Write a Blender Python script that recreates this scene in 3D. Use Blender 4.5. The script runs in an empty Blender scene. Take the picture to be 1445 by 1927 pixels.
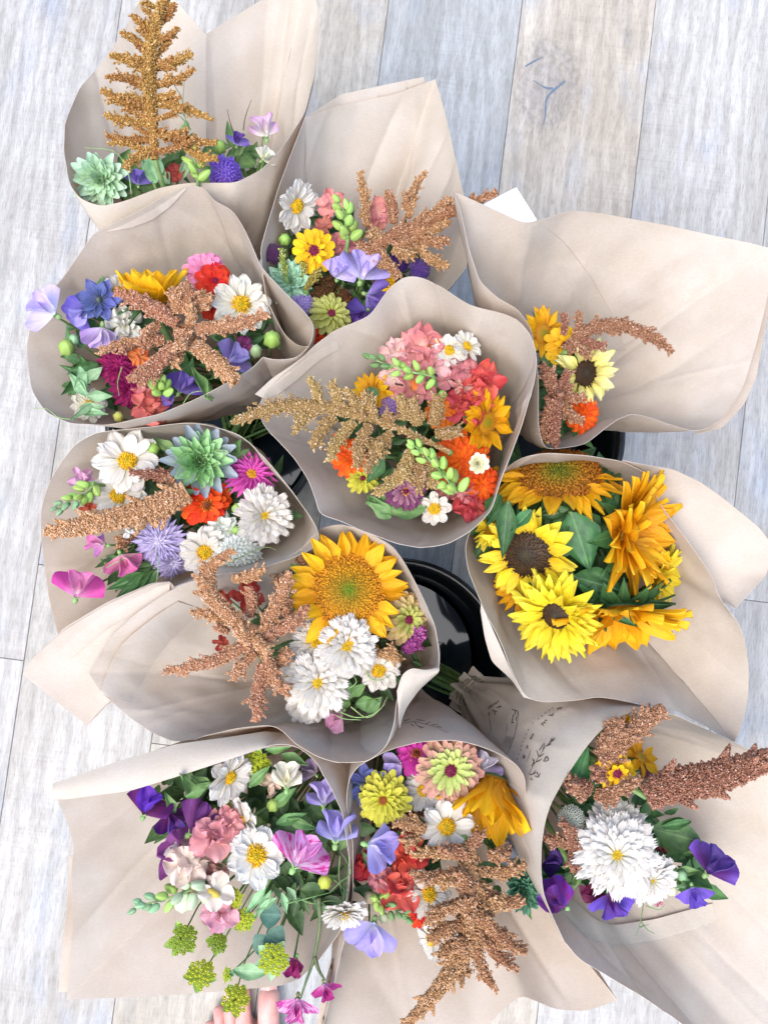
import bpy, math, random
import numpy as np
from mathutils import Matrix, Vector
from mathutils.bvhtree import BVHTree

random.seed(11); np.random.seed(11)
SC = bpy.context.scene
COL = SC.collection
R = math.radians
rnd = random.uniform

# ---------------------------------------------------------------- camera, sky, sun, exposure
FPX, W0, H0 = 1738.0, 1445.0, 1927.0
TILT, DIST = R(3.0), 1.212
cam_d = bpy.data.cameras.new('camera')
cam = bpy.data.objects.new('camera', cam_d); COL.objects.link(cam)
cam.location = (0, -DIST * math.sin(TILT), DIST * math.cos(TILT))
cam.rotation_euler = (TILT, 0, 0)
cam_d.sensor_fit = 'VERTICAL'; cam_d.angle_y = 2 * math.atan(H0 / 2 / FPX)
cam_d.clip_start = 0.02; cam_d.clip_end = 100
SC.camera = cam

SUN_EL, SUN_ROT = R(69), R(-140)
wd = bpy.data.worlds.new('World'); SC.world = wd; wd.use_nodes = True
wn = wd.node_tree; sky = wn.nodes.new('ShaderNodeTexSky'); sky.sky_type = 'NISHITA'
sky.sun_disc = False; sky.sun_elevation = SUN_EL; sky.sun_rotation = SUN_ROT; sky.air_density = 1.0; sky.dust_density = 2.2; sky.ozone_density = 1.0
wn.links.new(sky.outputs[0], wn.nodes['Background'].inputs[0]); wn.nodes['Background'].inputs[1].default_value = 0.15
sun_d = bpy.data.lights.new('sun', 'SUN'); sun_d.energy = 1.1; sun_d.angle = R(50); sun_d.color = (1.0, 0.985, 0.965)
sun = bpy.data.objects.new('sun', sun_d); COL.objects.link(sun)
sdir = Vector((math.sin(SUN_ROT) * math.cos(SUN_EL), math.cos(SUN_ROT) * math.cos(SUN_EL), math.sin(SUN_EL)))
sun.rotation_euler = sdir.to_track_quat('Z', 'Y').to_euler(); sun.location = sdir * 3
SC.view_settings.view_transform = 'Standard'; SC.view_settings.look = 'None'; SC.view_settings.gamma = 1.0
SC.view_settings.exposure = 1.48

# ---------------------------------------------------------------- helpers
CAM = Vector(cam.location)
DV = Vector((0, math.sin(TILT), -math.cos(TILT))); UV_ = Vector((0, math.cos(TILT), math.sin(TILT))); RV = Vector((1, 0, 0))
def ray(px, py):
    return (DV + RV * ((px - 722.5) / FPX) - UV_ * ((py - 963.5) / FPX))
def P(px, py, z):                       # the point at height z that stands where the photograph shows (px, py)
    d = ray(px, py); return CAM + d * ((z - CAM.z) / d.z)
def mpp(p): return (Vector(p) - CAM).dot(DV) / FPX      # metres per photo pixel at that distance
def lin(c):
    if isinstance(c, str):
        c = [int(c[i:i + 2], 16) / 255 for i in (0, 2, 4)]
        c = [x / 12.92 if x <= .04045 else ((x + .055) / 1.055) ** 2.4 for x in c]
    return (c[0], c[1], c[2], 1)

def mesh(name, V, F, mat=None, uv=None, smooth=True):
    me = bpy.data.meshes.new(name)
    V = np.asarray(V, dtype=np.float32)
    if isinstance(F, np.ndarray):
        k = F.shape[1]; n = F.shape[0]
        me.vertices.add(len(V)); me.vertices.foreach_set('co', V.ravel())
        me.loops.add(n * k); me.loops.foreach_set('vertex_index', F.astype(np.int32).ravel())
        me.polygons.add(n); me.polygons.foreach_set('loop_start', np.arange(0, n * k, k, dtype=np.int32))
        me.polygons.foreach_set('loop_total', np.full(n, k, dtype=np.int32))
        me.update(calc_edges=True)
    else:
        me.from_pydata([tuple(map(float, v)) for v in V], [], [tuple(map(int, f)) for f in F])
    if uv is not None:
        lay = me.uv_layers.new(name='UVMap')
        idx = np.empty(len(me.loops), dtype=np.int32); me.loops.foreach_get('vertex_index', idx)
        lay.data.foreach_set('uv', np.asarray(uv, dtype=np.float32)[idx].ravel())
    if smooth: me.polygons.foreach_set('use_smooth', np.ones(len(me.polygons), dtype=bool))
    if mat: me.materials.append(mat)
    me.update()
    return me
def ob(name, me, parent=None, m=None, kind=None, label=None):
    o = bpy.data.objects.new(name, me); COL.objects.link(o)
    if parent: o.parent = parent
    if m is not None: o.matrix_basis = m
    if kind: o['kind'] = kind
    if label: o['label'] = label
    return o
def thing(name, label, cat, m=None, group=None, me=None):
    o = bpy.data.objects.new(name, me); COL.objects.link(o)
    if m is not None: o.matrix_basis = m
    if me is None: o.empty_display_size = .01
    o['label'] = label; o['category'] = cat
    if group: o['group'] = group
    return o
class MB:                               # collects pieces of one mesh
    def __init__(s): s.V, s.F, s.U, s.n = [], [], [], 0
    def add(s, V, F, U=None):
        V = [tuple(v) for v in V]
        s.V += V; s.F += [tuple(i + s.n for i in f) for f in F]; s.n += len(V)
        s.U += [tuple(u) for u in U] if U is not None else [(0, 0)] * len(V)
    def mesh(s, name, mat, smooth=True): return mesh(name, s.V, s.F, mat, s.U, smooth)
def grid_faces(nu, nv, closed=False):
    F = []
    for j in range(nv - 1):
        for i in range(nu if closed else nu - 1):
            a = j * nu + i; b = j * nu + (i + 1) % nu
            F.append((a, b, b + nu, a + nu))
    return F
def tube(pts, rad, ns=6, cap=True):
    pts = [Vector(p) for p in pts]; V, F, U = [], [], []
    up = Vector((.3, .2, 1)).normalized(); n = len(pts)
    for i, p in enumerate(pts):
        t = (pts[min(i + 1, n - 1)] - pts[max(i - 1, 0)])
        t = t.normalized() if t.length > 1e-9 else Vector((0, 0, 1))
        a = t.cross(up); a = a.normalized() if a.length > 1e-4 else t.orthogonal().normalized()
        b = t.cross(a); r = rad[i] if hasattr(rad, '__len__') else rad
        for k in range(ns):
            f = 2 * math.pi * k / ns
            V.append(p + a * (math.cos(f) * r) + b * (math.sin(f) * r)); U.append((k / ns, i / max(1, n - 1)))
    F = grid_faces(ns, n, True)
    if cap: F += [tuple(range(ns))[::-1], tuple(range((n - 1) * ns, n * ns))]
    return V, F, U
def lathe(prof, ns=48):
    V, U = [], []
    for j, (r, z) in enumerate(prof):
        for k in range(ns):
            f = 2 * math.pi * k / ns; V.append((r * math.cos(f), r * math.sin(f), z)); U.append((k / ns, j / len(prof)))
    return V, grid_faces(ns, len(prof), True), U
def spline(pts, n):                     # Catmull-Rom through points of any dimension, evenly spaced
    p = np.array(pts, float); q = np.vstack([2 * p[0] - p[1], p, 2 * p[-1] - p[-2]])
    out = []
    for i in range(1, len(q) - 2):
        for t in np.linspace(0, 1, 24, endpoint=False):
            a, b, c, d = q[i - 1:i + 3]
            out.append(.5 * (2 * b + (c - a) * t + (2 * a - 5 * b + 4 * c - d) * t ** 2 + (3 * b - a - 3 * c + d) * t ** 3))
    out.append(p[-1]); out = np.array(out)
    s = np.r_[0, np.cumsum(np.linalg.norm(np.diff(out[:, :3], axis=0), axis=1))]
    return np.stack([np.interp(np.linspace(0, s[-1], n), s, out[:, k]) for k in range(out.shape[1])], 1)

def shell(name, X, mat, S, t, th=.0004, closed=True):
    """a sheet with two faces and a rim, each with its own normals; X is (rows, columns, 3)"""
    T, M = X.shape[:2]; du = np.roll(X, -1, 1) - np.roll(X, 1, 1) if closed else np.gradient(X, axis=1)
    n = np.cross(du, np.gradient(X, axis=0)); n /= np.linalg.norm(n, axis=2)[..., None] + 1e-9
    F = np.array(grid_faces(M, T, closed)); a, b = X + n * th / 2, X - n * th / 2; uv = np.stack(np.broadcast_arrays(S[None], t[:, None]), -1).reshape(-1, 2)
    V = [a.reshape(-1, 3), b.reshape(-1, 3)]; Fs = [F, F[:, ::-1] + M * T]; U = [uv, uv]; k = 2 * M * T
    loops = [[(j, i) for i in range(M)] for j in (0, T - 1)] if closed else [[(0, i) for i in range(M)] + [(j, M - 1) for j in range(1, T)] + [(T - 1, i) for i in range(M - 2, -1, -1)] + [(j, 0) for j in range(T - 2, 0, -1)]]
    for L in loops:
        js, is_ = np.array(L).T; m = len(L); V += [a[js, is_], b[js, is_]]; i = np.arange(m); q = (i + 1) % m
        Fs.append(np.stack([i, q, q + m, i + m], 1) + k); U += [uv[js * M + is_]] * 2; k += 2 * m
    return mesh(name, np.vstack(V), np.vstack(Fs), mat, np.vstack(U))
# ---------------------------------------------------------------- materials
def new_mat(name):
    m = bpy.data.materials.new(name); m.use_nodes = True; nt = m.node_tree
    return m, nt, nt.nodes['Principled BSDF'], nt.nodes['Material Output']
def N(nt, kind, **kw):
    n = nt.nodes.new('ShaderNode' + kind)
    for k, v in kw.items():
        if k.startswith('i_'): n.inputs[int(k[2:])].default_value = v
        else: setattr(n, k, v)
    return n
def ramp(nt, stops, fac=None):
    n = nt.nodes.new('ShaderNodeValToRGB'); e = n.color_ramp.elements
    while len(e) < len(stops): e.new(.5)
    for x, (p, c) in zip(e, stops): x.position = p; x.color = lin(c)
    if fac is not None: nt.links.new(fac, n.inputs[0])
    return n
def mixc(nt, a, b, fac, mode='MIX'):
    n = nt.nodes.new('ShaderNodeMix'); n.data_type = 'RGBA'; n.blend_type = mode
    for s, x in ((0, fac), (6, a), (7, b)):
        if hasattr(x, 'is_linked'): nt.links.new(x, n.inputs[s])
        elif s == 0: n.inputs[0].default_value = x
        else: n.inputs[s].default_value = lin(x)
    return n.outputs[2]
def math_(nt, op, a, b=None):
    n = nt.nodes.new('ShaderNodeMath'); n.operation = op
    for s, x in ((0, a), (1, b)):
        if x is None: continue
        if hasattr(x, 'is_linked'): nt.links.new(x, n.inputs[s])
        else: n.inputs[s].default_value = x
    return n.outputs[0]
def noise(nt, vec, scale, detail=3, rough=.55):
    n = N(nt, 'TexNoise'); n.inputs['Scale'].default_value = scale; n.inputs['Detail'].default_value = detail; n.inputs['Roughness'].default_value = rough
    if vec is not None: nt.links.new(vec, n.inputs['Vector'])
    return n.outputs['Fac']
def mapping(nt, src, scale, rot=0):
    n = N(nt, 'Mapping'); n.inputs['Scale'].default_value = scale; n.inputs['Rotation'].default_value = (0, 0, rot); nt.links.new(src, n.inputs['Vector']); return n.outputs[0]
def bump(nt, h, s, d, pr):
    n = N(nt, 'Bump'); n.inputs['Strength'].default_value = s; n.inputs['Distance'].default_value = d
    nt.links.new(h, n.inputs['Height']); nt.links.new(n.outputs[0], pr.inputs['Normal'])
def vary(nt, col, hue=.012, val=.1):    # a little different on every object
    oi = N(nt, 'ObjectInfo'); h = N(nt, 'HueSaturation')
    nt.links.new(math_(nt, 'ADD', math_(nt, 'MULTIPLY', oi.outputs['Random'], 2 * hue), .5 - hue), h.inputs['Hue'])
    nt.links.new(math_(nt, 'ADD', math_(nt, 'MULTIPLY', oi.outputs['Random'], 2 * val), 1 - val), h.inputs['Value'])
    nt.links.new(col, h.inputs['Color']); return h.outputs[0]
def translucent(nt, pr, out, col, amt):
    t = N(nt, 'BsdfTranslucent'); mx = N(nt, 'MixShader'); mx.inputs[0].default_value = amt
    nt.links.new(col, t.inputs[0]); nt.links.new(pr.outputs[0], mx.inputs[1]); nt.links.new(t.outputs[0], mx.inputs[2]); nt.links.new(mx.outputs[0], out.inputs[0])

def paper_material():
    m, nt, pr, out = new_mat('kraft_paper'); tc = N(nt, 'TexCoord'); geo = N(nt, 'NewGeometry')
    pos = tc.outputs['Object']
    f1 = noise(nt, mapping(nt, pos, (300, 900, 300)), 1.0, 4)
    f2 = noise(nt, pos, 22, 4); f3 = noise(nt, pos, 1400, 2)
    c = ramp(nt, [(.3, PAPER_A), (.7, PAPER_B)], f2).outputs[0]
    c = mixc(nt, c, ramp(nt, [(.3, 'a89a8c'), (.7, 'ffffff')], f1).outputs[0], .16, 'MULTIPLY')
    c = mixc(nt, c, ramp(nt, [(.35, '9a8878'), (.62, 'ffffff')], f3).outputs[0], .10, 'MULTIPLY')
    c = vary(nt, c, .004, .03)
    nt.links.new(c, pr.inputs['Base Color']); pr.inputs['Roughness'].default_value = .72; pr.inputs['Specular IOR Level'].default_value = .25
    bump(nt, mixc(nt, f1, f3, .5), .12, .0006, pr)
    translucent(nt, pr, out, mixc(nt, c, 'bd8a4c', .88), .40)
    return m
PAPER_A, PAPER_B = 'd8cdba', 'e5ddce'

def plank_material(name, knot=None):
    m, nt, pr, out = new_mat(name); tc = N(nt, 'TexCoord'); oi = N(nt, 'ObjectInfo')
    off = N(nt, 'CombineXYZ'); nt.links.new(math_(nt, 'MULTIPLY', oi.outputs['Random'], 37.0), off.inputs[0]); nt.links.new(math_(nt, 'MULTIPLY', oi.outputs['Random'], 91.0), off.inputs[1])
    ad = N(nt, 'VectorMath', operation='ADD'); nt.links.new(tc.outputs['Object'], ad.inputs[0]); nt.links.new(off.outputs[0], ad.inputs[1]); v = ad.outputs[0]
    wob = N(nt, 'TexNoise'); wob.inputs['Scale'].default_value = 6; nt.links.new(v, wob.inputs['Vector'])
    w2 = N(nt, 'VectorMath', operation='MULTIPLY_ADD'); nt.links.new(wob.outputs['Color'], w2.inputs[0]); w2.inputs[1].default_value = (.012, .03, 0); nt.links.new(v, w2.inputs[2]); vw = w2.outputs[0]
    grain = noise(nt, mapping(nt, vw, (130, 20, 1)), 1, 6, .72)
    pores = noise(nt, mapping(nt, vw, (620, 70, 1)), 1, 3, .65)
    saw = noise(nt, mapping(nt, v, (14, 330, 1)), 1, 3, .6)
    sawa = noise(nt, mapping(nt, v, (7, 5, 1)), 1, 2)
    patch = noise(nt, mapping(nt, vw, (9, 3.4, 1)), 1, 4, .6)
    blue = noise(nt, mapping(nt, vw, (11, 5, 1)), 1.3, 3)
    tone = oi.outputs['Color']
    c = mixc(nt, tone, ramp(nt, [(.32, '8f8a84'), (.6, 'bdbab6')], patch).outputs[0], .5)
    c = mixc(nt, c, '8f9db0', ramp(nt, [(.54, '000000'), (.74, 'b0b0b0')], blue).outputs[0])
    c = mixc(nt, c, ramp(nt, [(.36, '948e86'), (.6, 'ffffff')], grain).outputs[0], .34, 'MULTIPLY')
    c = mixc(nt, c, ramp(nt, [(.34, '77736e'), (.5, 'ffffff')], pores).outputs[0], .3, 'MULTIPLY')
    sm = math_(nt, 'MULTIPLY', ramp(nt, [(.35, '000000'), (.7, 'ffffff')], sawa).outputs[0], .16)
    c = mixc(nt, c, ramp(nt, [(.34, '8f959e'), (.52, 'ffffff')], saw).outputs[0], sm, 'MULTIPLY')
    cw = N(nt, 'TexWave'); cw.wave_type = 'BANDS'; cw.bands_direction = 'X'; cw.inputs['Scale'].default_value = 15; cw.inputs['Distortion'].default_value = 14; cw.inputs['Detail'].default_value = 3; cw.inputs['Detail Scale'].default_value = .6
    nt.links.new(mapping(nt, vw, (1, .16, 1)), cw.inputs['Vector'])
    c = mixc(nt, c, ramp(nt, [(.15, '8f8a84'), (.55, 'ffffff')], cw.outputs['Fac']).outputs[0], math_(nt, 'MULTIPLY', patch, .32), 'MULTIPLY')
    if knot:
        sp = N(nt, 'VectorMath', operation='SUBTRACT'); nt.links.new(tc.outputs['Object'], sp.inputs[0]); sp.inputs[1].default_value = knot
        sc_ = N(nt, 'VectorMath', operation='MULTIPLY'); nt.links.new(sp.outputs[0], sc_.inputs[0]); sc_.inputs[1].default_value = (1, .62, 0)
        wk = N(nt, 'TexNoise'); wk.inputs['Scale'].default_value = 28; wk.inputs['Detail'].default_value = 4; nt.links.new(tc.outputs['Object'], wk.inputs['Vector'])
        ln = N(nt, 'VectorMath', operation='LENGTH'); nt.links.new(sc_.outputs[0], ln.inputs[0])
        d = math_(nt, 'ADD', ln.outputs['Value'], math_(nt, 'MULTIPLY', math_(nt, 'SUBTRACT', wk.outputs['Fac'], .5), .03))
        c = mixc(nt, c, '7f7d80', ramp(nt, [(.0, 'a8a8a8'), (.018, '9a9a9a'), (.026, '606060'), (.032, 'a0a0a0'), (.042, '303030'), (.06, '000000')], d).outputs[0])
        kg = noise(nt, mapping(nt, tc.outputs['Object'], (150, 90, 1)), 1, 5, .7)
        c = mixc(nt, c, ramp(nt, [(.38, '6f6a68'), (.6, 'ffffff')], kg).outputs[0], ramp(nt, [(.0, '909090'), (.035, 'a0a0a0'), (.06, '000000')], d).outputs[0], 'MULTIPLY')
    nt.links.new(c, pr.inputs['Base Color']); pr.inputs['Roughness'].default_value = .5; pr.inputs['Specular IOR Level'].default_value = .35
    bump(nt, mixc(nt, grain, saw, .4), .18, .0012, pr)
    return m

def plain(name, col, rough=.5, spec=.4, nz=None, metallic=0):
    m, nt, pr, out = new_mat(name)
    if nz:
        tc = N(nt, 'TexCoord'); c = mixc(nt, col, nz[0], ramp(nt, [(.35, '000000'), (.65, 'ffffff')], noise(nt, tc.outputs['Object'], nz[1], 4)).outputs[0])
        nt.links.new(c, pr.inputs['Base Color'])
    else: pr.inputs['Base Color'].default_value = lin(col)
    pr.inputs['Roughness'].default_value = rough; pr.inputs['Specular IOR Level'].default_value = spec; pr.inputs['Metallic'].default_value = metallic
    return m

# ---------------------------------------------------------------- floor of planks
def build_floor():
    a0, a1 = P(983, 0, 0), P(940, 345, 0)
    dirv = (a0 - a1).normalized(); ang = math.atan2(dirv.y, dirv.x) - math.pi / 2
    perp = Vector((math.cos(ang), math.sin(ang), 0))
    s0 = a0.dot(perp); wdt = (P(1235, 0, 0) - P(733, 0, 0)).dot(perp) / 2; L = 1.22
    pm = plank_material('whitewashed_oak'); base = plain('dark_joint', '6a6762', .9, .1)
    root = ob('floor', mesh('floor', [(-3, -3, -.009), (3, -3, -.009), (3, 3, -.009), (-3, 3, -.009)], [(0, 1, 2, 3)], base), kind='structure')
    g, b, h = .0003, .0006, .008
    def plank_mesh(mat):
        x, y = wdt / 2 - g, L / 2 - g; V = []
        for (ins, z) in ((0, -h), (0, -b), (b, 0)):
            V += [(-x + ins, -y + ins, z), (x - ins, -y + ins, z), (x - ins, y - ins, z), (-x + ins, y - ins, z)]
        return mesh('plank', V, grid_faces(4, 3, True) + [(8, 9, 10, 11)], mat, smooth=False)
    me = plank_mesh(pm)
    # end joints that the photograph shows fix the offset of their rows
    yv = lambda px, py: P(px, py, 0).dot(dirv)
    joint = {-4: yv(20, 1240), -3: yv(75, 1062), -2: yv(290, 1399), -1: yv(800, 640), 0: yv(1000, 760), 1: yv(1250, 640), 2: yv(1420, 1131)}
    TONE = {-4: 'b4b4b8', -3: 'b9b8b8', -2: 'c3bcae', -1: 'a6b0bb', 0: 'c4b8a6', 1: 'bdbdbf', 2: 'b3b6bc'}
    for c in range(-9, 9):
        off = joint.get(c, rnd(0, L))
        for k in range(-2, 3):
            yc = off + (k + .5) * L
            if abs(yc) > 2.2: continue
            xc = s0 + (c + .5) * wdt
            m = Matrix.Translation(perp * xc + dirv * yc) @ Matrix.Rotation(ang, 4, 'Z')
            mm = me
            kn = P(1030, 165, 0); loc = m.inverted() @ kn
            knot = abs(loc.x) < wdt / 2 and abs(loc.y) < L / 2
            if knot: mm = plank_mesh(plank_material('whitewashed_oak_knotty', (loc.x, loc.y, 0)))
            o = ob('plank', mm, root, m); tn = lin(TONE.get(c) or random.choice(list(TONE.values()))); q = rnd(.74, .80); o.color = (tn[0] * q * 1.05, tn[1] * q * .985, tn[2] * q * .83, 1)
            if knot:
                o['label'] = 'plank with a grey knot split by a blue Y-shaped crack'
                cm = plain('crack_blue', '5f6d7a', .8, .1)
                for pts in ([(1003, 151, 2), (1026, 165, 4), (1040, 166, 5)], [(1063, 152, 6), (1056, 158, 7), (1036, 175, 6), (1027, 190, 4), (1026, 215, 5), (1021, 236, 1)], [(988, 125, 4), (1003, 116, 4), (1021, 107, 1)]):
                    V = []; s = spline(pts, 14); jit = np.random.uniform(.6, 1.3, 14)
                    for i, (x, y, w) in enumerate(s):
                        t = s[min(i + 1, 13)] - s[max(i - 1, 0)]; n = np.array([-t[1], t[0]]) / (np.hypot(t[0], t[1]) + 1e-6)
                        for sg in (-.5, .5): V.append(m.inverted() @ P(x + n[0] * w * .8 * sg * jit[i], y + n[1] * w * .8 * sg * jit[(i * 5) % 14], .0004))
                    ob('crack', mesh('crack', V, grid_faces(2, 14), cm), o)
build_floor()

# ---------------------------------------------------------------- buckets
BK = {'A': (745, 1260), 'B': (970, 815), 'C': (404, 795)}
BKC = {}
def build_buckets():
    m = plain('black_plastic', '0b0d10', .22, .5); ml = plain('black_lip', '0e1114', .3, .5)
    wm, nt, pr, out = new_mat('bucket_water'); pr.inputs['Base Color'].default_value = lin('1c2a35'); pr.inputs['Roughness'].default_value = .04; pr.inputs['IOR'].default_value = 1.33
    lab = {'A': 'black bucket whose inside shows below the centre, with a twine-tied bundle leaning in it',
           'B': 'black bucket almost hidden under the coral snapdragon and sunflower wraps',
           'C': 'black bucket seen as a dark strip beside the green rosette wrap'}
    for k, (px, py) in BK.items():
        c = P(px, py, .20); BKC[k] = Vector((c.x, c.y, 0))
        t = thing('bucket', lab[k], 'bucket', Matrix.Translation((c.x, c.y, 0)), 'black flower buckets')
        prof = [(.001, .004), (.086, .004), (.091, .007), (.0935, .014), (.106, .206), (.107, .212), (.110, .214), (.1115, .245),
                (.108, .245), (.1065, .218), (.1025, .214), (.1005, .2), (.090, .016), (.087, .012), (.001, .012)]
        V, F, U = lathe([(a * 1.04, b * .8) for a, b in prof], 72); ob('body', mesh('bucket_body', V, F, m, U), t)
        lip = []
        for i in range(9):
            f = math.pi * 2 * i / 8; lip.append((.1125 + .0042 * math.cos(f), .247 + .004 * math.sin(f)))
        V, F, U = lathe([(a * 1.04, b * .8) for a, b in lip], 72); ob('lip', mesh('bucket_lip', V, F, ml, U), t)
        V, F, U = lathe([(.001, .075), (.0935, .075)], 64); o = ob('water', mesh('water', V, F, wm, U), t)
build_buckets()
# ---------------------------------------------------------------- paper wraps
PAPER = paper_material()
BVH = {}; WRAP = {}; NECK = {}; FOOT = {}; BED = {}
def resample_px(pts, M, closed=True, sig=11.0):
    """(px, py, z[, 'c']) -> M evenly spaced points; corners marked 'c' stay crisp"""
    p = np.array([q[:3] for q in pts], float); co = [q[:2] for q in pts if len(q) > 3]
    if closed: p = np.vstack([p, p[:1]])
    s = np.r_[0, np.cumsum(np.linalg.norm(np.diff(p[:, :2], axis=0), axis=1))]
    K = max(400, int(s[-1])); u = np.linspace(0, s[-1], K, endpoint=not closed)
    d = np.stack([np.interp(u, s, p[:, k]) for k in range(3)], 1); st = s[-1] / K
    cd = np.min([np.hypot(d[:, 0] - c[0], d[:, 1] - c[1]) for c in co], axis=0) if co else np.full(K, 1e3)
    sg = np.minimum(sig, .8 + cd * .4); out = np.zeros_like(d); wsum = np.zeros(K)
    hw = int(3 * sig / st)
    for o in range(-hw, hw + 1):
        w = np.exp(-.5 * (o * st / sg) ** 2)
        if closed: q = np.roll(d, -o, axis=0)
        else:
            idx = np.clip(np.arange(K) + o, 0, K - 1); q = d[idx]
        out += q * w[:, None]; wsum += w
    out /= wsum[:, None]
    if not closed: out[0], out[-1] = d[0], d[-1]
    idx = np.linspace(0, K - 1, M).astype(int) if not closed else (np.arange(M) * K / M).astype(int)
    res = out[idx]
    for q in pts:
        if len(q) > 3: res[np.argmin(np.hypot(res[:, 0] - q[0], res[:, 1] - q[1]))] = q[:3]
    return res
class Waves:
    def __init__(s, n, lo, hi, amp, seed):
        r = np.random.RandomState(seed); L = r.uniform(lo, hi, n); d = r.normal(size=(n, 3)); d /= np.linalg.norm(d, axis=1)[:, None]
        s.k = d * (2 * np.pi / L)[:, None]; s.p = r.uniform(0, 6.28, n); s.a = amp * L / L.mean() / math.sqrt(n)
    def __call__(s, X): return (np.sin(X @ s.k.T + s.p) * s.a).sum(-1)
def wrap(key, bucket, neck, rim, bed, label, belly=.010, flop=.022, crease=16, wr=.0016, seed=0, ncoil=0, curl=.0015):
    M, T = 420, 46
    q = resample_px(rim, M); rimw = np.array([P(*x) for x in q])
    nk = np.array(P(*neck)); cen = rimw.mean(0); ax = cen - nk; ax /= np.linalg.norm(ax)
    e1 = np.cross(ax, [0, 0, 1.]); e1 /= np.linalg.norm(e1); e2 = np.cross(ax, e1)
    rel = rimw - nk; ang = np.arctan2(rel @ e2, rel @ e1)
    sgn = np.sign(np.sum(np.angle(np.exp(1j * (np.roll(ang, -1) - ang)))))
    base = sgn * np.arange(M) * 2 * np.pi / M; ph0 = np.angle(np.mean(np.exp(1j * (ang - base)))); phi = base + ph0
    rr = np.random.RandomState(seed + 5)
    rn = .017 * (1 + .22 * np.sin(phi * 9 + 1) + .15 * np.sin(phi * 14 + rr.rand() * 6))
    ring = nk + (np.cos(phi)[:, None] * e1 + np.sin(phi)[:, None] * e2) * rn[:, None]
    radial = rel - (rel @ ax)[:, None] * ax; radial /= np.linalg.norm(radial, axis=1)[:, None] + 1e-9
    farw = np.clip((np.hypot(rel[:, 0], rel[:, 1]) - .05) / .2, 0, 1)
    tail = np.linspace(-.16, 0, 7)[:-1]; t = np.r_[tail, np.linspace(0, 1, T - 6) ** .9]
    X = np.zeros((len(t), M, 3))
    for j, tt in enumerate(t):
        if tt < 0:      # paper below the tie
            k = -tt / .22; X[j] = nk - ax * (.022 * k) + (ring - nk) * (1 + .12 * k) ; continue
        b = 4 * tt * (1 - tt)
        X[j] = ring * (1 - tt) + rimw * tt + radial * (belly * b) + np.array([0, 0, 1.]) * (flop * b * farw)[:, None]
        e = max(0, (tt - .86) / .14)
        X[j] += radial * (-curl * (1 - e) * b)
    tc = np.clip(t, 0, 1)
    # wrinkles: soft buckles plus a few straight folds
    wv = Waves(14, .05, .16, wr, seed + 1); w2 = Waves(12, .016, .035, wr * .38, seed + 2)
    D = wv(X) * (np.sin(np.pi * tc ** .8) ** .6)[:, None] + w2(X) * (np.clip(1.15 - tc, 0, 1) * np.clip(tc * 6, 0, 1))[:, None]
    S = np.arange(M) / M
    for _ in range(crease):
        u0, sl, w, a = rr.rand(), rr.uniform(-.16, .16), rr.uniform(.004, .016), rr.uniform(-.0026, .0026)
        ds = (S[None] - u0 - sl * tc[:, None] + .5) % 1 - .5
        D += a * np.exp(-np.abs(ds) / w) * np.clip(tc * 3, 0, 1)[:, None] * np.clip((1 - tc) * 12, 0, 1)[:, None]
    for _ in range(16):   # fine fold lines, along and across the sheet
        u0, sl, w, am, t0, k = rr.rand(), rr.uniform(-.3, .3), rr.uniform(.0022, .004), rr.uniform(-.0011, .0011), rr.uniform(.25, .9), rr.uniform(-1.2, 1.2)
        ds = (S[None] - u0 - sl * tc[:, None] + .5) % 1 - .5
        D += am * np.exp(-np.abs(ds) / w) * (np.abs(tc - t0) < .3)[:, None]
        d2 = tc[:, None] - t0 - k * ((S[None] - u0 + .5) % 1 - .5)
        D += am * .8 * np.exp(-np.abs(d2) / .018) * np.clip(1 - np.abs((S[None] - u0 + .5) % 1 - .5) / .09, 0, 1)
    rd = 1 - np.abs(Waves(5, .03, .06, 1.2, seed + 7)(X)); D += .0016 * np.clip(rd, -1, 1) * (np.clip(.85 - tc, 0, 1) * np.clip(tc * 5, 0, 1))[:, None]
    for _ in range(16):   # gathers running up from the tie
        u0, w, a = rr.rand(), rr.uniform(.008, .02), rr.uniform(-.004, .004)
        ds = (S[None] - u0 + .5) % 1 - .5
        D += a * np.exp(-(ds / w) ** 2) * np.exp(-((tc - .12) / .16) ** 2)[:, None]
    nrm = np.cross(np.roll(X, -1, 1) - np.roll(X, 1, 1), np.gradient(X, axis=0)); nrm /= np.linalg.norm(nrm, axis=2)[..., None] + 1e-9
    X = X + nrm * D[..., None]
    V = (X - nk).reshape(-1, 3); F = np.array(grid_faces(M, len(t), True))
    me = shell('paper_wrap', X - nk, PAPER, S, t)
    o = thing('paper_wrap', label, 'paper wrap', Matrix.Translation(nk), 'paper wraps round the bouquets', me)
    BVH[key] = BVHTree.FromPolygons([tuple(v) for v in (V + nk)], [tuple(f) for f in F])
    WRAP[key] = o; NECK[key] = Vector(nk); BED[key] = bed
    bc = BKC[bucket]; d = Vector((nk[0] - bc.x, nk[1] - bc.y, 0)); FOOT[key] = bc - d * .35 + Vector((0, 0, .03))
    # twine round the tie
    tm = TWINE; mb = MB()
    for c in range(5):
        pts = []
        for i in range(33):
            f = 2 * math.pi * i / 32; r = .0195 + .0012 * math.sin(f * 3 + c) + rnd(0, .0006)
            pts.append(Vector(ax) * (-.006 + c * .0034 + .0016 * math.sin(f + c)) + (Vector(e1) * math.cos(f) + Vector(e2) * math.sin(f)) * r)
        mb.add(*tube(pts, .0009, 5, False))
    ob('twine', mb.mesh('twine', tm), o)
    return o
TWINE = plain('jute_twine', '6f6a58', .9, .1, ('8d866e', 400))
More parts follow.
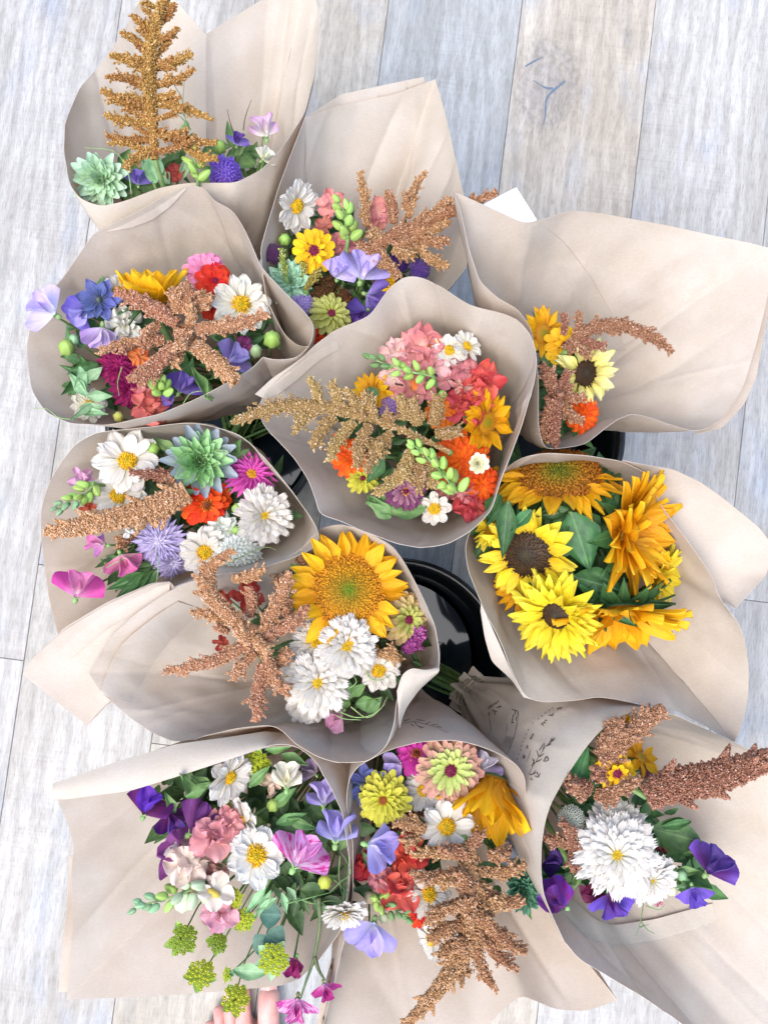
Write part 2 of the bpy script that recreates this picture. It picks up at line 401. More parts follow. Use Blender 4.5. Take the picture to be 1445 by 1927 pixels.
def flap(key, A, B, name='paper_flap', n=90, T=14, bulge=.0, wr=.0008, seed=3, label=None, front=False, lift=None):
    """a second sheet of the same wrap: lofted between two edges"""
    a = np.array([P(*x) for x in resample_px(A, n, False, 7)]); b = np.array([P(*x) for x in resample_px(B, n, False, 7)])
    t = np.linspace(0, 1, T)[:, None, None]
    X = a[None] * (1 - t) + b[None] * t + np.array([0, 0, 1.]) * (bulge * 4 * t * (1 - t))
    X = X + np.array([0, 0, 1.]) * (Waves(10, .05, .15, wr, seed)(X) * np.sin(np.pi * t[..., 0]) ** .5)[..., None]
    if lift:                            # a second layer lying on the first, its edge standing a little proud
        for j in range(T):
            for i in range(n):
                p = Vector(X[j, i]); d = (p - CAM).normalized(); h = BVH[key].ray_cast(CAM, d)[0]
                if h: X[j, i] = h - d * (lift * (1 - j / (T - 1)) ** .7 * (.4 + .6 * math.sin(math.pi * i / (n - 1))) - .0012 * j / (T - 1))
    elif not front:                       # keep this sheet just outside the main one
        for j in range(T):
            for i in range(n):
                p = Vector(X[j, i]); d = (p - CAM).normalized(); h = BVH[key].ray_cast(CAM, d)[0]
                if h and (h - CAM).length > (p - CAM).length - .003: X[j, i] = h + d * (.003 + .012 * j / T)
    o = ob(name, shell(name, X - np.array(NECK[key]), PAPER, np.arange(n) / n, np.arange(T) / T, closed=False), WRAP[key], label=label)
    return o

wrap('B1', 'C', (400, 650, .220), [(122, 232, .385), (121, 290, .40), (129, 342, .405), (150, 374, .405), (190, 389, .40), (237, 378, .40), (301, 353, .398), (352, 344, .398), (445, 344, .395), (496, 317, .39),
     (532, 277, .385), (573, 215, .375), (598, 110, .35), (600, 20, .33), (580, -60, .32, 'c'), (500, -5, .325), (387, 65, .335, 'c'), (335, 5, .33), (290, -45, .325), (255, 15, .33), (232, 60, .335), (180, 133, .345, 'c'), (150, 165, .36)],
     .385, 'brown paper wrap holding the tall golden amaranth spire and a mint rosette bloom', seed=1, wr=.0032)
wrap('B2', 'C', (620, 735, .220), [(574, 222, .385, 'c'), (548, 290, .40), (527, 345, .41), (507, 410, .415), (490, 470, .415), (500, 560, .41), (535, 630, .405), (565, 655, .40), (593, 650, .40), (650, 625, .40), (704, 598, .40), (760, 560, .40), (830, 560, .40),
     (880, 500, .395), (884, 420, .385), (871, 362, .375, 'c'), (838, 216, .345), (819, 149, .33, 'c'), (740, 178, .34), (669, 192, .35), (618, 203, .365)],
     .385, 'tall paper wrap with the yellow plum-eyed zinnia, lavender sweet pea and bronze amaranth', seed=2)
flap('B2', [(574, 222, .380), (640, 178, .352), (700, 165, .343), (770, 150, .335), (797, 145, .332, 'c'), (800, 160, .331)], [(600, 330, .36), (640, 300, .345), (700, 280, .335), (760, 270, .329), (800, 260, .327), (820, 250, .326)], 'outer_sheet')
wrap('B3', 'C', (485, 735, .215), [(178, 437, .405), (225, 416, .41), (273, 391, .412), (312, 368, .413), (352, 349, .414), (383, 351, .414), (402, 379, .415), (436, 394, .415), (460, 430, .416), (490, 500, .42), (530, 545, .425), (572, 585, .43),
     (592, 612, .435), (586, 648, .435), (560, 674, .435), (518, 678, .432), (495, 672, .432, 'c'), (470, 697, .43), (440, 713, .43), (380, 746, .43), (300, 780, .43), (200, 801, .425), (130, 797, .415), (85, 775, .41), (60, 735, .40), (50, 660, .39), (60, 600, .39), (82, 560, .395), (115, 529, .40)],
     .405, 'wide paper wrap with the apricot amaranth star and yellow sunflower petals', seed=3, wr=.0026)
wrap('B5', 'B', (965, 770, .230), [(853, 360, .435, 'c'), (866, 394, .44), (881, 466, .44), (902, 530, .44), (936, 561, .44), (975, 582, .44), (1000, 620, .43), (1013, 713, .425), (1013, 807, .42), (1024, 846, .42), (1060, 843, .42), (1102, 836, .415), (1145, 800, .41), (1177, 779, .405), (1204, 780, .40), (1240, 792, .39),
     (1300, 812, .37), (1330, 808, .37), (1362, 785, .362), (1396, 735, .358), (1421, 653, .358), (1440, 575, .36), (1460, 470, .362, 'c'), (1400, 455, .362), (1340, 443, .364), (1255, 424, .368), (1128, 401, .378), (1072, 396, .385), (1013, 415, .40), (987, 421, .405), (928, 394, .415), (881, 372, .43)],
     .385, 'wide-flapped paper wrap, half empty, holding a pale yellow dark-eyed sunflower', seed=5)
flap('B5', [(1461, 500, .337), (1446, 580, .340), (1421, 715, .345), (1399, 762, .35), (1358, 806, .357), (1310, 817, .362)], [(1400, 500, .33), (1390, 570, .332), (1375, 660, .337), (1350, 720, .342), (1325, 760, .348), (1300, 790, .355)], 'outer_sheet')
wrap('B6', 'C', (480, 930, .220), [(78, 957, .37), (90, 915, .38), (109, 879, .39), (141, 836, .40), (180, 814, .405), (247, 807, .41), (346, 796, .413), (385, 798, .413), (444, 815, .413), (464, 827, .413), (504, 867, .413), (551, 926, .412), (590, 981, .412), (604, 1015, .412), (590, 1033, .411),
     (543, 1053, .41), (484, 1071, .408), (429, 1077, .405), (342, 1098, .40), (220, 1150, .375), (150, 1200, .355), (112, 1203, .345, 'c'), (93, 1127, .35), (83, 1056, .355), (77, 1000, .36)],
     .39, 'paper wrap with the green rosette, white cosmos and magenta sweet peas', seed=6)
wrap('B4', 'B', (860, 870, .240), [(762, 519, .445), (791, 521, .445), (829, 539, .447), (883, 575, .45), (940, 588, .45), (974, 601, .452), (1000, 632, .455), (1009, 668, .458), (1007, 710, .46), (982, 800, .462), (945, 894, .465), (924, 961, .465), (887, 999, .463), (845, 1023, .46), (795, 1032, .455), (746, 1023, .455),
     (679, 998, .453), (638, 979, .45), (600, 968, .45), (596, 945, .45), (582, 905, .447), (556, 864, .445), (522, 828, .44), (492, 795, .435), (486, 760, .43), (512, 722, .43), (560, 682, .435), (592, 650, .437), (629, 622, .44), (696, 595, .442), (733, 541, .444)],
     .425, 'paper wrap of coral snapdragons, orange marigolds and a golden pink amaranth branch', seed=4)
wrap('B7', 'B', (985, 960, .240), [(943, 891, .41), (965, 870, .42), (994, 857, .436), (1030, 852, .445), (1100, 857, .444), (1170, 868, .442), (1215, 890, .44), (1236, 939, .435), (1262, 978, .432), (1289, 1012, .43), (1320, 1055, .428), (1342, 1089, .426), (1352, 1125, .424), (1386, 1166, .42), (1398, 1194, .418), (1408, 1255, .412), (1406, 1316, .405), (1394, 1370, .395),
     (1380, 1398, .392, 'c'), (1330, 1368, .40), (1269, 1336, .415), (1172, 1318, .43), (1123, 1311, .432), (1087, 1318, .434), (1022, 1322, .436), (990, 1314, .436), (969, 1279, .436), (941, 1206, .436), (908, 1142, .432), (880, 1073, .42), (874, 1028, .41), (890, 985, .405), (915, 930, .405)],
     .415, 'paper wrap filled only with big yellow sunflowers', seed=7)
flap('B7', [(1170, 866, .4425), (1204, 873, .44), (1265, 883, .435), (1317, 907, .43), (1362, 939, .425), (1427, 992, .418), (1450, 1022, .415, 'c'), (1443, 1081, .412), (1382, 1146, .415, 'c'), (1360, 1130, .418)],
     [(1190, 900, .42), (1215, 930, .415), (1245, 965, .41), (1275, 1005, .405), (1300, 1045, .402), (1320, 1075, .40), (1330, 1095, .40), (1340, 1110, .402), (1350, 1120, .406), (1352, 1125, .410)], 'outer_sheet', bulge=-.006)
flap('B7', [(905, 1135, .4345), (925, 1180, .433), (945, 1225, .432), (968, 1280, .431), (1000, 1316, .43)], [(904, 1150, .43), (912, 1200, .425), (925, 1245, .42), (962, 1278, .42), (985, 1312, .424)], 'outer_sheet', n=40, T=8)
wrap('B8', 'A', (715, 1245, .230), [(206, 1201, .415, 'c'), (167, 1265, .40, 'c'), (190, 1303, .398), (245, 1351, .40), (289, 1380, .405), (328, 1397, .41), (372, 1388, .42), (440, 1372, .43), (505, 1363, .44), (530, 1372, .445), (555, 1400, .45), (594, 1423, .453), (638, 1437, .455), (693, 1433, .457), (725, 1408, .457), (741, 1368, .456), (747, 1310, .452), (762, 1282, .45), (795, 1270, .448), (826, 1254, .445, 'c'),
     (826, 1230, .44), (818, 1174, .435), (787, 1107, .43), (760, 1057, .425), (740, 1028, .42), (690, 1000, .41), (640, 985, .40), (600, 995, .395), (565, 1035, .40), (520, 1060, .405), (480, 1072, .413), (428, 1079, .42), (372, 1090, .425), (320, 1112, .425), (262, 1150, .42)],
     .405, 'long-flapped paper wrap with the golden green-eyed sunflower and white double cosmos', seed=8, wr=.0026)
flap('B8', [(320, 1095, .424), (289, 1099, .422), (206, 1135, .412), (123, 1185, .40), (60, 1240, .388), (43, 1269, .385, 'c'), (100, 1315, .383), (165, 1366, .38, 'c'), (206, 1324, .388)],
     [(330, 1110, .418), (310, 1135, .414), (280, 1160, .408), (250, 1185, .402), (230, 1210, .398), (222, 1235, .396), (222, 1260, .394), (222, 1280, .393), (228, 1300, .393)], 'paper_flap', bulge=-.004)
flap('B8', [(320, 1094, .421), (289, 1096, .419), (206, 1131, .409), (123, 1180, .397), (54, 1251, .383, 'c'), (60, 1262, .383)], [(320, 1130, .414), (289, 1140, .41), (210, 1180, .40), (150, 1225, .39), (100, 1262, .381), (90, 1275, .38)], 'outer_sheet')
flap('B8', [(747, 1300, .453), (757, 1268, .455), (775, 1256, .456), (800, 1262, .452), (827, 1256, .447)], [(752, 1370, .44), (757, 1350, .44), (765, 1330, .44), (790, 1296, .438), (822, 1268, .44)], 'rolled_corner', n=40, T=12, bulge=.006, front=True)
wrap('B9', 'A', (680, 1325, .230), [(100, 1486, .42, 'c'), (126, 1503, .42), (246, 1487, .43), (329, 1462, .437), (433, 1428, .443), (487, 1408, .445), (528, 1399, .446), (560, 1405, .447), (591, 1428, .448), (620, 1478, .445), (645, 1530, .44), (658, 1620, .43), (655, 1700, .42), (640, 1755, .41), (624, 1775, .40), (595, 1814, .39), (562, 1843, .38), (530, 1855, .375), (454, 1862, .365), (380, 1868, .36), (288, 1875, .355),
     (126, 1881, .35, 'c'), (132, 1810, .355), (138, 1735, .365), (134, 1650, .375), (140, 1588, .385), (122, 1535, .40)],
     .405, 'open paper wrap of sweet peas and white cosmos above the bare toes', seed=9)
flap('B9', [(100, 1474, .421), (225, 1432, .424), (329, 1401, .427), (433, 1387, .43), (500, 1376, .425), (560, 1384, .405)], [(104, 1504, .422), (126, 1504, .423), (246, 1488, .433), (329, 1463, .440), (433, 1429, .446), (500, 1406, .446), (552, 1404, .43)], 'folded_band', bulge=.004, front=True)
flap('B9', [(111, 1866, .345), (116, 1790, .352), (125, 1720, .362), (130, 1650, .372), (132, 1610, .378)], [(175, 1866, .337), (180, 1790, .343), (185, 1720, .35), (190, 1660, .36), (190, 1620, .367)], 'outer_sheet', n=40)
wrap('B10', 'A', (738, 1298, .205), [(656, 1467, .44), (672, 1442, .44), (725, 1414, .442), (787, 1396, .443), (849, 1392, .443), (896, 1401, .443), (936, 1417, .442), (974, 1439, .44), (989, 1466, .438), (988, 1520, .43), (984, 1585, .42), (1012, 1660, .41), (1060, 1750, .40), (1115, 1825, .39), (1161, 1882, .38, 'c'), (1103, 1903, .38), (1045, 1900, .38), (980, 1872, .385), (945, 1900, .38), (900, 1950, .375),
     (760, 2010, .37), (600, 1990, .375, 'c'), (609, 1927, .385), (630, 1840, .395), (652, 1755, .41), (664, 1694, .42), (664, 1588, .43), (651, 1510, .435)],
     .41, 'paper wrap with the drooping bronze amaranth and pink-tipped lime zinnia', seed=10)
flap('B10', [(588, 1990, .370), (596, 1927, .378), (614, 1840, .389), (636, 1760, .402), (655, 1700, .414)], [(640, 1990, .362), (650, 1927, .368), (660, 1850, .376), (680, 1780, .388), (690, 1740, .395)], 'outer_sheet', n=40)
wrap('B11', 'A', (893, 1308, .245), [(1212, 1333, .43), (1184, 1339, .438), (1143, 1362, .446), (1111, 1394, .45), (1087, 1428, .453), (1062, 1465, .456), (1038, 1508, .458), (1025, 1545, .459), (1018, 1590, .46), (1017, 1634, .46), (1022, 1683, .458), (1038, 1723, .455), (1062, 1772, .45), (1087, 1804, .445), (1143, 1837, .435), (1204, 1873, .425), (1265, 1914, .415), (1335, 1965, .40), (1430, 1995, .39), (1520, 1960, .385, 'c'),
     (1560, 1800, .38), (1560, 1600, .38), (1520, 1480, .385), (1430, 1422, .395), (1370, 1391, .405), (1317, 1367, .415), (1265, 1343, .425)],
     .42, 'printed paper wrap tied with twine, holding a huge russet amaranth and white dahlia', seed=11)

flap('B8', [(188, 1306, .4), (196, 1282, .4), (205, 1258, .4), (225, 1218, .4), (246, 1197, .4), (291, 1161, .4), (335, 1132, .4)],
     [(262, 1330, .4), (272, 1300, .4), (285, 1268, .4), (305, 1235, .4), (330, 1205, .4), (360, 1180, .4), (395, 1150, .4)], 'paper_layer', lift=.006)
flap('B4', [(500, 752, .43), (530, 738, .43), (560, 714, .43), (600, 678, .43), (640, 655, .43)], [(480, 742, .43), (512, 712, .43), (545, 690, .43), (582, 662, .43), (628, 632, .43)], 'paper_layer', n=50, T=8, lift=.0025)
flap('B3', [(205, 436, .41), (250, 428, .41), (290, 412, .41), (325, 385, .41), (352, 354, .41)], [(185, 440, .41), (228, 419, .41), (275, 395, .41), (314, 371, .41), (350, 351, .41)], 'paper_layer', n=50, T=6, lift=.002)
flap('B5', [(1015, 420, .4), (1060, 455, .4), (1110, 520, .4), (1150, 590, .4), (1178, 660, .4)], [(975, 440, .4), (1015, 475, .4), (1055, 530, .4), (1085, 590, .4), (1105, 650, .4)], 'paper_layer', n=60, T=10, lift=.003)
flap('B11', [(1062, 1678, .44), (1090, 1705, .44), (1118, 1730, .44), (1150, 1742, .44), (1230, 1730, .44), (1340, 1700, .44)], [(1040, 1710, .44), (1070, 1740, .44), (1110, 1772, .44), (1160, 1785, .44), (1240, 1775, .44), (1350, 1750, .44)], 'paper_layer', n=60, T=10, lift=.004)
# ---------------------------------------------------------------- plant materials
PM = {}
def petal_mat(base, mid, tip, vein=.25, trans=.22, rough=.55, streak=26, vcol=None, spots=0):
    k = ('petal', base, mid, tip, vein, vcol, trans)
    if k in PM: return PM[k]
    m, nt, pr, out = new_mat('petal'); uv = N(nt, 'UVMap'); sep = N(nt, 'SeparateXYZ'); nt.links.new(uv.outputs[0], sep.inputs[0])
    oi = N(nt, 'ObjectInfo'); cb = N(nt, 'CombineXYZ'); nt.links.new(math_(nt, 'MULTIPLY', oi.outputs['Random'], 50.0), cb.inputs[2])
    ad = N(nt, 'VectorMath', operation='ADD'); nt.links.new(uv.outputs[0], ad.inputs[0]); nt.links.new(cb.outputs[0], ad.inputs[1])
    st = noise(nt, mapping(nt, ad.outputs[0], (streak, 2.2, 1)), 1, 4, .6)
    bl = noise(nt, mapping(nt, ad.outputs[0], (3, 3, 1)), 1, 3)
    pos = math_(nt, 'ADD', sep.outputs[1], math_(nt, 'MULTIPLY', math_(nt, 'SUBTRACT', bl, .5), .35))
    c = ramp(nt, [(.05, base), (.45, mid), (.95, tip)], pos).outputs[0]
    if vcol: c = mixc(nt, c, vcol, ramp(nt, [(.46, '000000'), (.6, 'ffffff')], st).outputs[0])
    else: c = mixc(nt, c, ramp(nt, [(.3, '6a6a6a'), (.6, 'ffffff')], st).outputs[0], vein, 'MULTIPLY')
    c = vary(nt, c, .008, .07)
    nt.links.new(c, pr.inputs['Base Color']); pr.inputs['Roughness'].default_value = rough; pr.inputs['Specular IOR Level'].default_value = .3
    bump(nt, mixc(nt, st, bl, .35), .6, .0022, pr); translucent(nt, pr, out, c, trans)
    PM[k] = m; return m
def leaf_mat(dark, light, vein='9db98a', trans=.15):
    k = ('leaf', dark, light, vein)
    if k in PM: return PM[k]
    m, nt, pr, out = new_mat('leaf'); uv = N(nt, 'UVMap'); sep = N(nt, 'SeparateXYZ'); nt.links.new(uv.outputs[0], sep.inputs[0])
    tc = N(nt, 'TexCoord'); c = mixc(nt, dark, light, ramp(nt, [(.35, '000000'), (.68, 'ffffff')], noise(nt, tc.outputs['Object'], 120, 4)).outputs[0])
    au = math_(nt, 'ABSOLUTE', math_(nt, 'SUBTRACT', sep.outputs[0], .5))
    mid = ramp(nt, [(.0, 'a0a0a0'), (.045, '000000')], au).outputs[0]
    w = N(nt, 'TexWave'); w.wave_type = 'BANDS'; w.bands_direction = 'Y'; w.inputs['Scale'].default_value = 2.6; w.inputs['Distortion'].default_value = .6
    cb = N(nt, 'CombineXYZ'); nt.links.new(math_(nt, 'SUBTRACT', sep.outputs[1], au), cb.inputs[1]); nt.links.new(cb.outputs[0], w.inputs['Vector'])
    side = ramp(nt, [(.9, '000000'), (1.0, '505050')], w.outputs['Fac']).outputs[0]
    c = mixc(nt, c, vein, math_(nt, 'MAXIMUM', mid, side)); c = vary(nt, c, .015, .15)
    nt.links.new(c, pr.inputs['Base Color']); pr.inputs['Roughness'].default_value = .5; pr.inputs['Specular IOR Level'].default_value = .35
    bump(nt, side, .3, .002, pr); translucent(nt, pr, out, c, trans); PM[k] = m; return m
def bead_mat(c0, c1, c2, c3, name='seed'):
    """v runs from the centre of a disc to its edge; u is random per bead"""
    k = ('bead', c0, c1, c2, c3)
    if k in PM: return PM[k]
    m, nt, pr, out = new_mat(name); uv = N(nt, 'UVMap'); sep = N(nt, 'SeparateXYZ'); nt.links.new(uv.outputs[0], sep.inputs[0])
    c = ramp(nt, [(.0, c0), (.3, c1), (.6, c2), (.97, c3)], sep.outputs[1]).outputs[0]
    c = mixc(nt, c, ramp(nt, [(0, '4a4a4a'), (.6, 'ffffff')], sep.outputs[0]).outputs[0], .55, 'MULTIPLY')
    nt.links.new(c, pr.inputs['Base Color']); pr.inputs['Roughness'].default_value = .6; pr.inputs['Specular IOR Level'].default_value = .3
    PM[k] = m; return m
def grain_mat(dark, body, light, tip):
    k = ('grain', dark, body, light, tip)
    if k in PM: return PM[k]
    m, nt, pr, out = new_mat('amaranth_grain'); uv = N(nt, 'UVMap'); sep = N(nt, 'SeparateXYZ'); nt.links.new(uv.outputs[0], sep.inputs[0])
    c = ramp(nt, [(.0, dark), (.25, body), (.7, body), (.95, light), (1.0, tip)], sep.outputs[0]).outputs[0]
    c = mixc(nt, dark, c, ramp(nt, [(.0, '505050'), (.5, 'ffffff')], sep.outputs[1]).outputs[0]); c = vary(nt, c, .01, .1)
    nt.links.new(c, pr.inputs['Base Color']); pr.inputs['Roughness'].default_value = .85; pr.inputs['Specular IOR Level'].default_value = .12
    PM[k] = m; return m
STEM = leaf_mat('5a7840', '7a9656'); CALYX = leaf_mat('7c9e58', '9dbb7c'); LEAF_D = leaf_mat('3c5a36', '587c46', '7d9c66'); LEAF_M = leaf_mat('567c48', '7a9c5c')
LEAF_B = leaf_mat('739a6c', '9abb8c', 'c2d8b4'); LEAF_L = leaf_mat('86aa4c', 'aeca68', 'c8da90'); LEAF_S = leaf_mat('2f5230', '4a7440', '86a870')

# ---------------------------------------------------------------- plant meshes (unit size, shared)
CACHE = {}
def petal_geo(w=.4, m=.6, a=.6, b=.5, notch=0., teeth=1, bend=0., cup=.1, ruffle=0., rf=2.5, twist=0., ph=0., nu=7, nv=7, sq=0):
    V, U = [], []
    for j in range(nv):
        v = 1 - (1 - j / (nv - 1)) ** 1.45
        wv = (max(v, .02) / m) ** a if v < m else max(0., (1 - v) / (1 - m)) ** b
        wv = max(wv, .07 if v < .5 else ((.32 if b > .35 else .46) if b < .55 else .04)) * w
        for i in range(nu):
            u = i / (nu - 1) * 2 - 1
            x = u * wv; y = v - notch * v ** 5 * (.5 - .5 * math.cos(math.pi * teeth * (u + 1) + ph)) - .1 * abs(u) * v * (1 if b < .6 else .3) * w
            z = cup * u * u * wv / w + ruffle * v * math.sin(rf * math.pi * u + ph) + ruffle * .7 * u * u * math.sin(v * 7 + ph * 2)
            tw = twist * v; x, z = x * math.cos(tw) - z * math.sin(tw), x * math.sin(tw) + z * math.cos(tw)
            if abs(bend) > 1e-3:
                k = bend; yy = math.sin(k * y) / k - z * math.sin(k * y); zz = (1 - math.cos(k * y)) / k + z * math.cos(k * y); y, z = yy, zz
            V.append((x, y, z)); U.append(((u + 1) / 2, v))
    return V, grid_faces(nu, nv), U
def petal_set(key, mat, n=3, seed=0, jit=.15, **kw):
    k = (key, mat.name, tuple(sorted(kw.items())))
    if k in CACHE: return CACHE[k]
    r = random.Random(seed + len(CACHE)); L = []
    for i in range(n):
        q = dict(kw); q['ph'] = r.uniform(0, 6.28)
        for p in ('w', 'bend', 'cup', 'ruffle', 'notch'):
            if p in q: q[p] *= r.uniform(1 - jit * (2.2 if p != 'w' else 1), 1 + jit * (2.2 if p != 'w' else 1))
        q['twist'] = q.get('twist', 0) + r.uniform(-.25, .25) * (jit * 4)
        V, F, U = petal_geo(**q); L.append(mesh(key, V, F, mat, U))
    CACHE[k] = L; return L
def octa(c, a, b, d):
    V = [c + a, c - a, c + b, c - b, c + d, c - d]
    return V, [(0, 2, 4), (2, 1, 4), (1, 3, 4), (3, 0, 4), (2, 0, 5), (1, 2, 5), (3, 1, 5), (0, 3, 5)]
def disc_mesh(key, mat, n=160, dome=.35, bead=.07, tall=1.6, ring=None, seed=1):
    k = ('disc', key, mat.name, n, dome, bead, tall, ring)
    if k in CACHE: return CACHE[k]
    r = random.Random(seed); mb = MB()
    prof = [(1.0 * i / 8, dome * math.cos(i / 8 * math.pi / 2) - .02) for i in range(9)]
    V, F, U = lathe(prof[::-1], 20); mb.add(V, F, [(.25, min(1, math.hypot(v[0], v[1]))) for v in V])
    for i in range(n):
        f = math.sqrt((i + .5) / n); th = i * 2.39996 + r.uniform(-.1, .1)
        p = Vector((f * math.cos(th), f * math.sin(th), dome * math.cos(f * math.pi / 2)))
        nm = Vector((p.x * dome * .9, p.y * dome * .9, .6)).normalized(); t = nm.orthogonal().normalized(); q = nm.cross(t)
        s = bead * r.uniform(.7, 1.25) * (.6 + .5 * f); h = s * tall
        if ring and ring[0] < f < ring[1] and r.random() < .45: h *= 2.4
        V, F = octa(p + nm * h * .4, t * s, q * s, nm * h); mb.add(V, F, [(r.random(), f)] * 6)
    CACHE[k] = mb.mesh('disc_' + key, mat); return CACHE[k]
def egg_mesh(key, mat, ribs=5, el=1.25, ribd=.07, tip=.0):
    k = ('egg', key, mat.name, ribs, el, ribd, tip)
    if k in CACHE: return CACHE[k]
    V, U = [], []; nr, ns = 9, 15
    for j in range(nr):
        f = math.pi * j / (nr - 1)
        for i in range(ns):
            g = 2 * math.pi * i / ns; rr = (math.sin(f) ** .85 if f < 1.57 or not tip else max(0., math.cos((f - 1.57) * (1 + tip * .0))) ** (.5 + tip)) * (1 + ribd * math.cos(ribs * g)) * (1 + .12 * math.cos(f))
            V.append((rr * math.cos(g) * .8, rr * math.sin(g) * .8, -math.cos(f) * el * .8 * (1 + (tip * .5 if f > 1.57 else 0)))); U.append((i / ns, j / nr))
    CACHE[k] = mesh(key, V, grid_faces(ns, nr, True), mat, U); return CACHE[k]
def sepal_ring(key, mat, n=6, L=1.0, w=.28, elev=-.3, bend=.4, r0=.06):
    k = ('sepals', key, mat.name, n, L, w, elev, bend)
    if k in CACHE: return CACHE[k]
    mb = MB()
    for i in range(n):
        V, F, U = petal_geo(w=w, m=.35, a=.5, b=.9, bend=bend, cup=.08, nu=3, nv=5)
        M = Matrix.Rotation(i * 2 * math.pi / n + rnd(-.2, .2), 4, 'Z') @ Matrix.Translation((0, r0, 0)) @ Matrix.Rotation(elev, 4, 'X') @ Matrix.Scale(L, 4)
        mb.add([M @ Vector(v) for v in V], F, U)
    V, F, U = lathe([(.001, -.22), (.1, -.2), (.16, -.06), (.1, .03), (.001, .05)], 10); mb.add(V, F, U)
    CACHE[k] = mb.mesh(key, mat); return CACHE[k]

# ---------------------------------------------------------------- placing
def spot(B, px, py, dz=0, clear=.012):
    z = BED[B] + dz; h = BVH[B].ray_cast(CAM, ray(px, py).normalized())[0]
    if h is not None: z = max(z, h.z + clear)
    return P(px, py, z)
def frame(p, az=0, tilt=0, spin=90):
    v = (CAM - p).normalized(); ex = (RV - v * RV.dot(v)).normalized(); ey = v.cross(ex)
    a, t = R(az), R(tilt); n = v * math.cos(t) + (ex * math.cos(a) + ey * math.sin(a)) * math.sin(t)
    s = R(spin); y = ex * math.cos(s) + ey * math.sin(s); y = (y - n * y.dot(n))
    y = y.normalized() if y.length > 1e-3 else n.orthogonal().normalized(); x = y.cross(n)
    M = Matrix((x, y, n)).transposed().to_4x4(); M.translation = p; return M
def stem_part(t, B, M, r, w=.0016, drop=.15, mat=None, mid=None):
    q = Vector(M.translation); n = M.to_3x3() @ Vector((0, 0, 1)); nk = NECK[B]; j = Vector((rnd(-.009, .009), rnd(-.009, .009), rnd(-.004, .004)))
    a = q - n * (r * drop); b = q - n * (r * drop + .02) ; 
    pts = [a, b.lerp(nk, .06), (b.lerp(nk, .5) + Vector((rnd(-.006, .006), rnd(-.006, .006), 0))), nk + j, FOOT[B] + j * 2]
    s = spline(pts, 12); inv = M.inverted()
    V, F, U = tube([inv @ Vector(x) for x in s], [w * (.8 + .4 * i / 11) for i in range(12)], 6)
    return ob('stem', mesh('stem', V, F, mat or STEM, U), t)
def ring_of(t, meshes, n, L, elev, r0=.06, z=0., jit=.06, off=0., name='petal', skip=None, ej=.09):
    for i in range(n):
        th = off + i * 2 * math.pi / n + rnd(-1, 1) * jit
        if skip and skip(th % (2 * math.pi)): continue
        M = Matrix.Rotation(th, 4, 'Z') @ Matrix.Translation((0, r0, z)) @ Matrix.Rotation(elev + rnd(-ej, ej), 4, 'X') @ Matrix.Rotation(rnd(-1, 1) * ej * .8, 4, 'Y') @ Matrix.Diagonal((L * rnd(.86, 1.1), L * rnd(.88, 1.06), L * rnd(.7, 1.3), 1))
        ob(name, random.choice(meshes), t, M)
def scl(s, z=0, x=0, y=0): return Matrix.Translation((x, y, z)) @ Matrix.Diagonal((s, s, s, 1))
SIZE = {'sweet_pea': 1.08, 'snapdragon_bloom': 1.14, 'stock_bloom': 1.12, 'flower_bud': .72, 'sunflower': 1.03, 'bupleurum': .92, 'zinnia': 1.1, 'berry': 1.0, 'rosette_bloom': 1.1, 'nigella': 1.0, 'marigold': 1.16}
def begin(kind, B, px, py, r, label, cat, group, az, tilt, spin, dz, stem=True, sw=.0016, clear=.012, drop=.15):
    p = spot(B, px, py, dz, clear); M = frame(p, az, tilt, spin if spin is not None else rnd(0, 360)); rr = r * mpp(p) * SIZE.get(kind, 1.04)
    t = thing(kind, label, cat, M, group)
    if stem: stem_part(t, B, M, rr, sw, drop)
    return t, rr, M

YEL = bead_mat('b5a21c', 'e0b818', 'eec01e', 'd9a212'); 
def cosmos(B, px, py, r, label, az=0, tilt=8, spin=None, dz=0, double=0, disc=.26, col=('cdc8a4', 'e4dccc', 'eae3d8'), n=12, w=.27, dense=0, name='white_cosmos', group='white cosmos flowers', cal=True):
    t, rr, M = begin(name, B, px, py, r, label, 'flower', group, az, tilt, spin, dz)
    pm = petal_mat(*col, vein=.12 if dense else .24, trans=.25)
    if double:
        g = petal_set('cosmos_petal_ragged', pm, 4, 2, w=.16, m=.74, a=.55, b=.32, notch=.10, teeth=2, bend=-.15 if dense else .12, cup=-.04, ruffle=.03, nu=6, nv=6)
        for k, (nn, L, e) in enumerate(([(24, 1, -.02), (24, .9, .08), (22, .77, .18), (19, .63, .28), (15, .5, .42), (11, .37, .6)] if dense else [(17, 1, .02), (17, .92, .16), (15, .79, .34), (12, .63, .55), (9, .46, .8)])[:2 + double + dense]):
            ring_of(t, g, nn, rr * L * .94, e, rr * .06, rr * .03 * k, .13, k * .21, ej=.06 if dense else .12)
    else:
        g = petal_set('cosmos_petal', pm, 4, 1, w=w, m=.7, a=.62, b=.38, notch=.10, teeth=3, bend=.18, cup=.05, ruffle=.045, nu=8, nv=7)
        ring_of(t, g, n, rr * .97, .02, rr * .05, 0, .09)
        g2 = petal_set('cosmos_petal', pm, 4, 1, w=w * .85, m=.7, a=.62, b=.38, notch=.12, teeth=3, bend=.25, cup=.06, ruffle=.06, nu=8, nv=7)
        ring_of(t, g2, max(4, n - 3), rr * .84, .16, rr * .05, rr * .02, .25, .3)
    ob('disc', disc_mesh('cosmos', YEL, 90, .5, .13, 1.5), t, scl(rr * disc, rr * (.03 if not double else .08)))
    if cal: ob('calyx', sepal_ring('calyx', CALYX, 8, .45, .14, -.5, .6), t, scl(rr, -rr * .05))
    return t
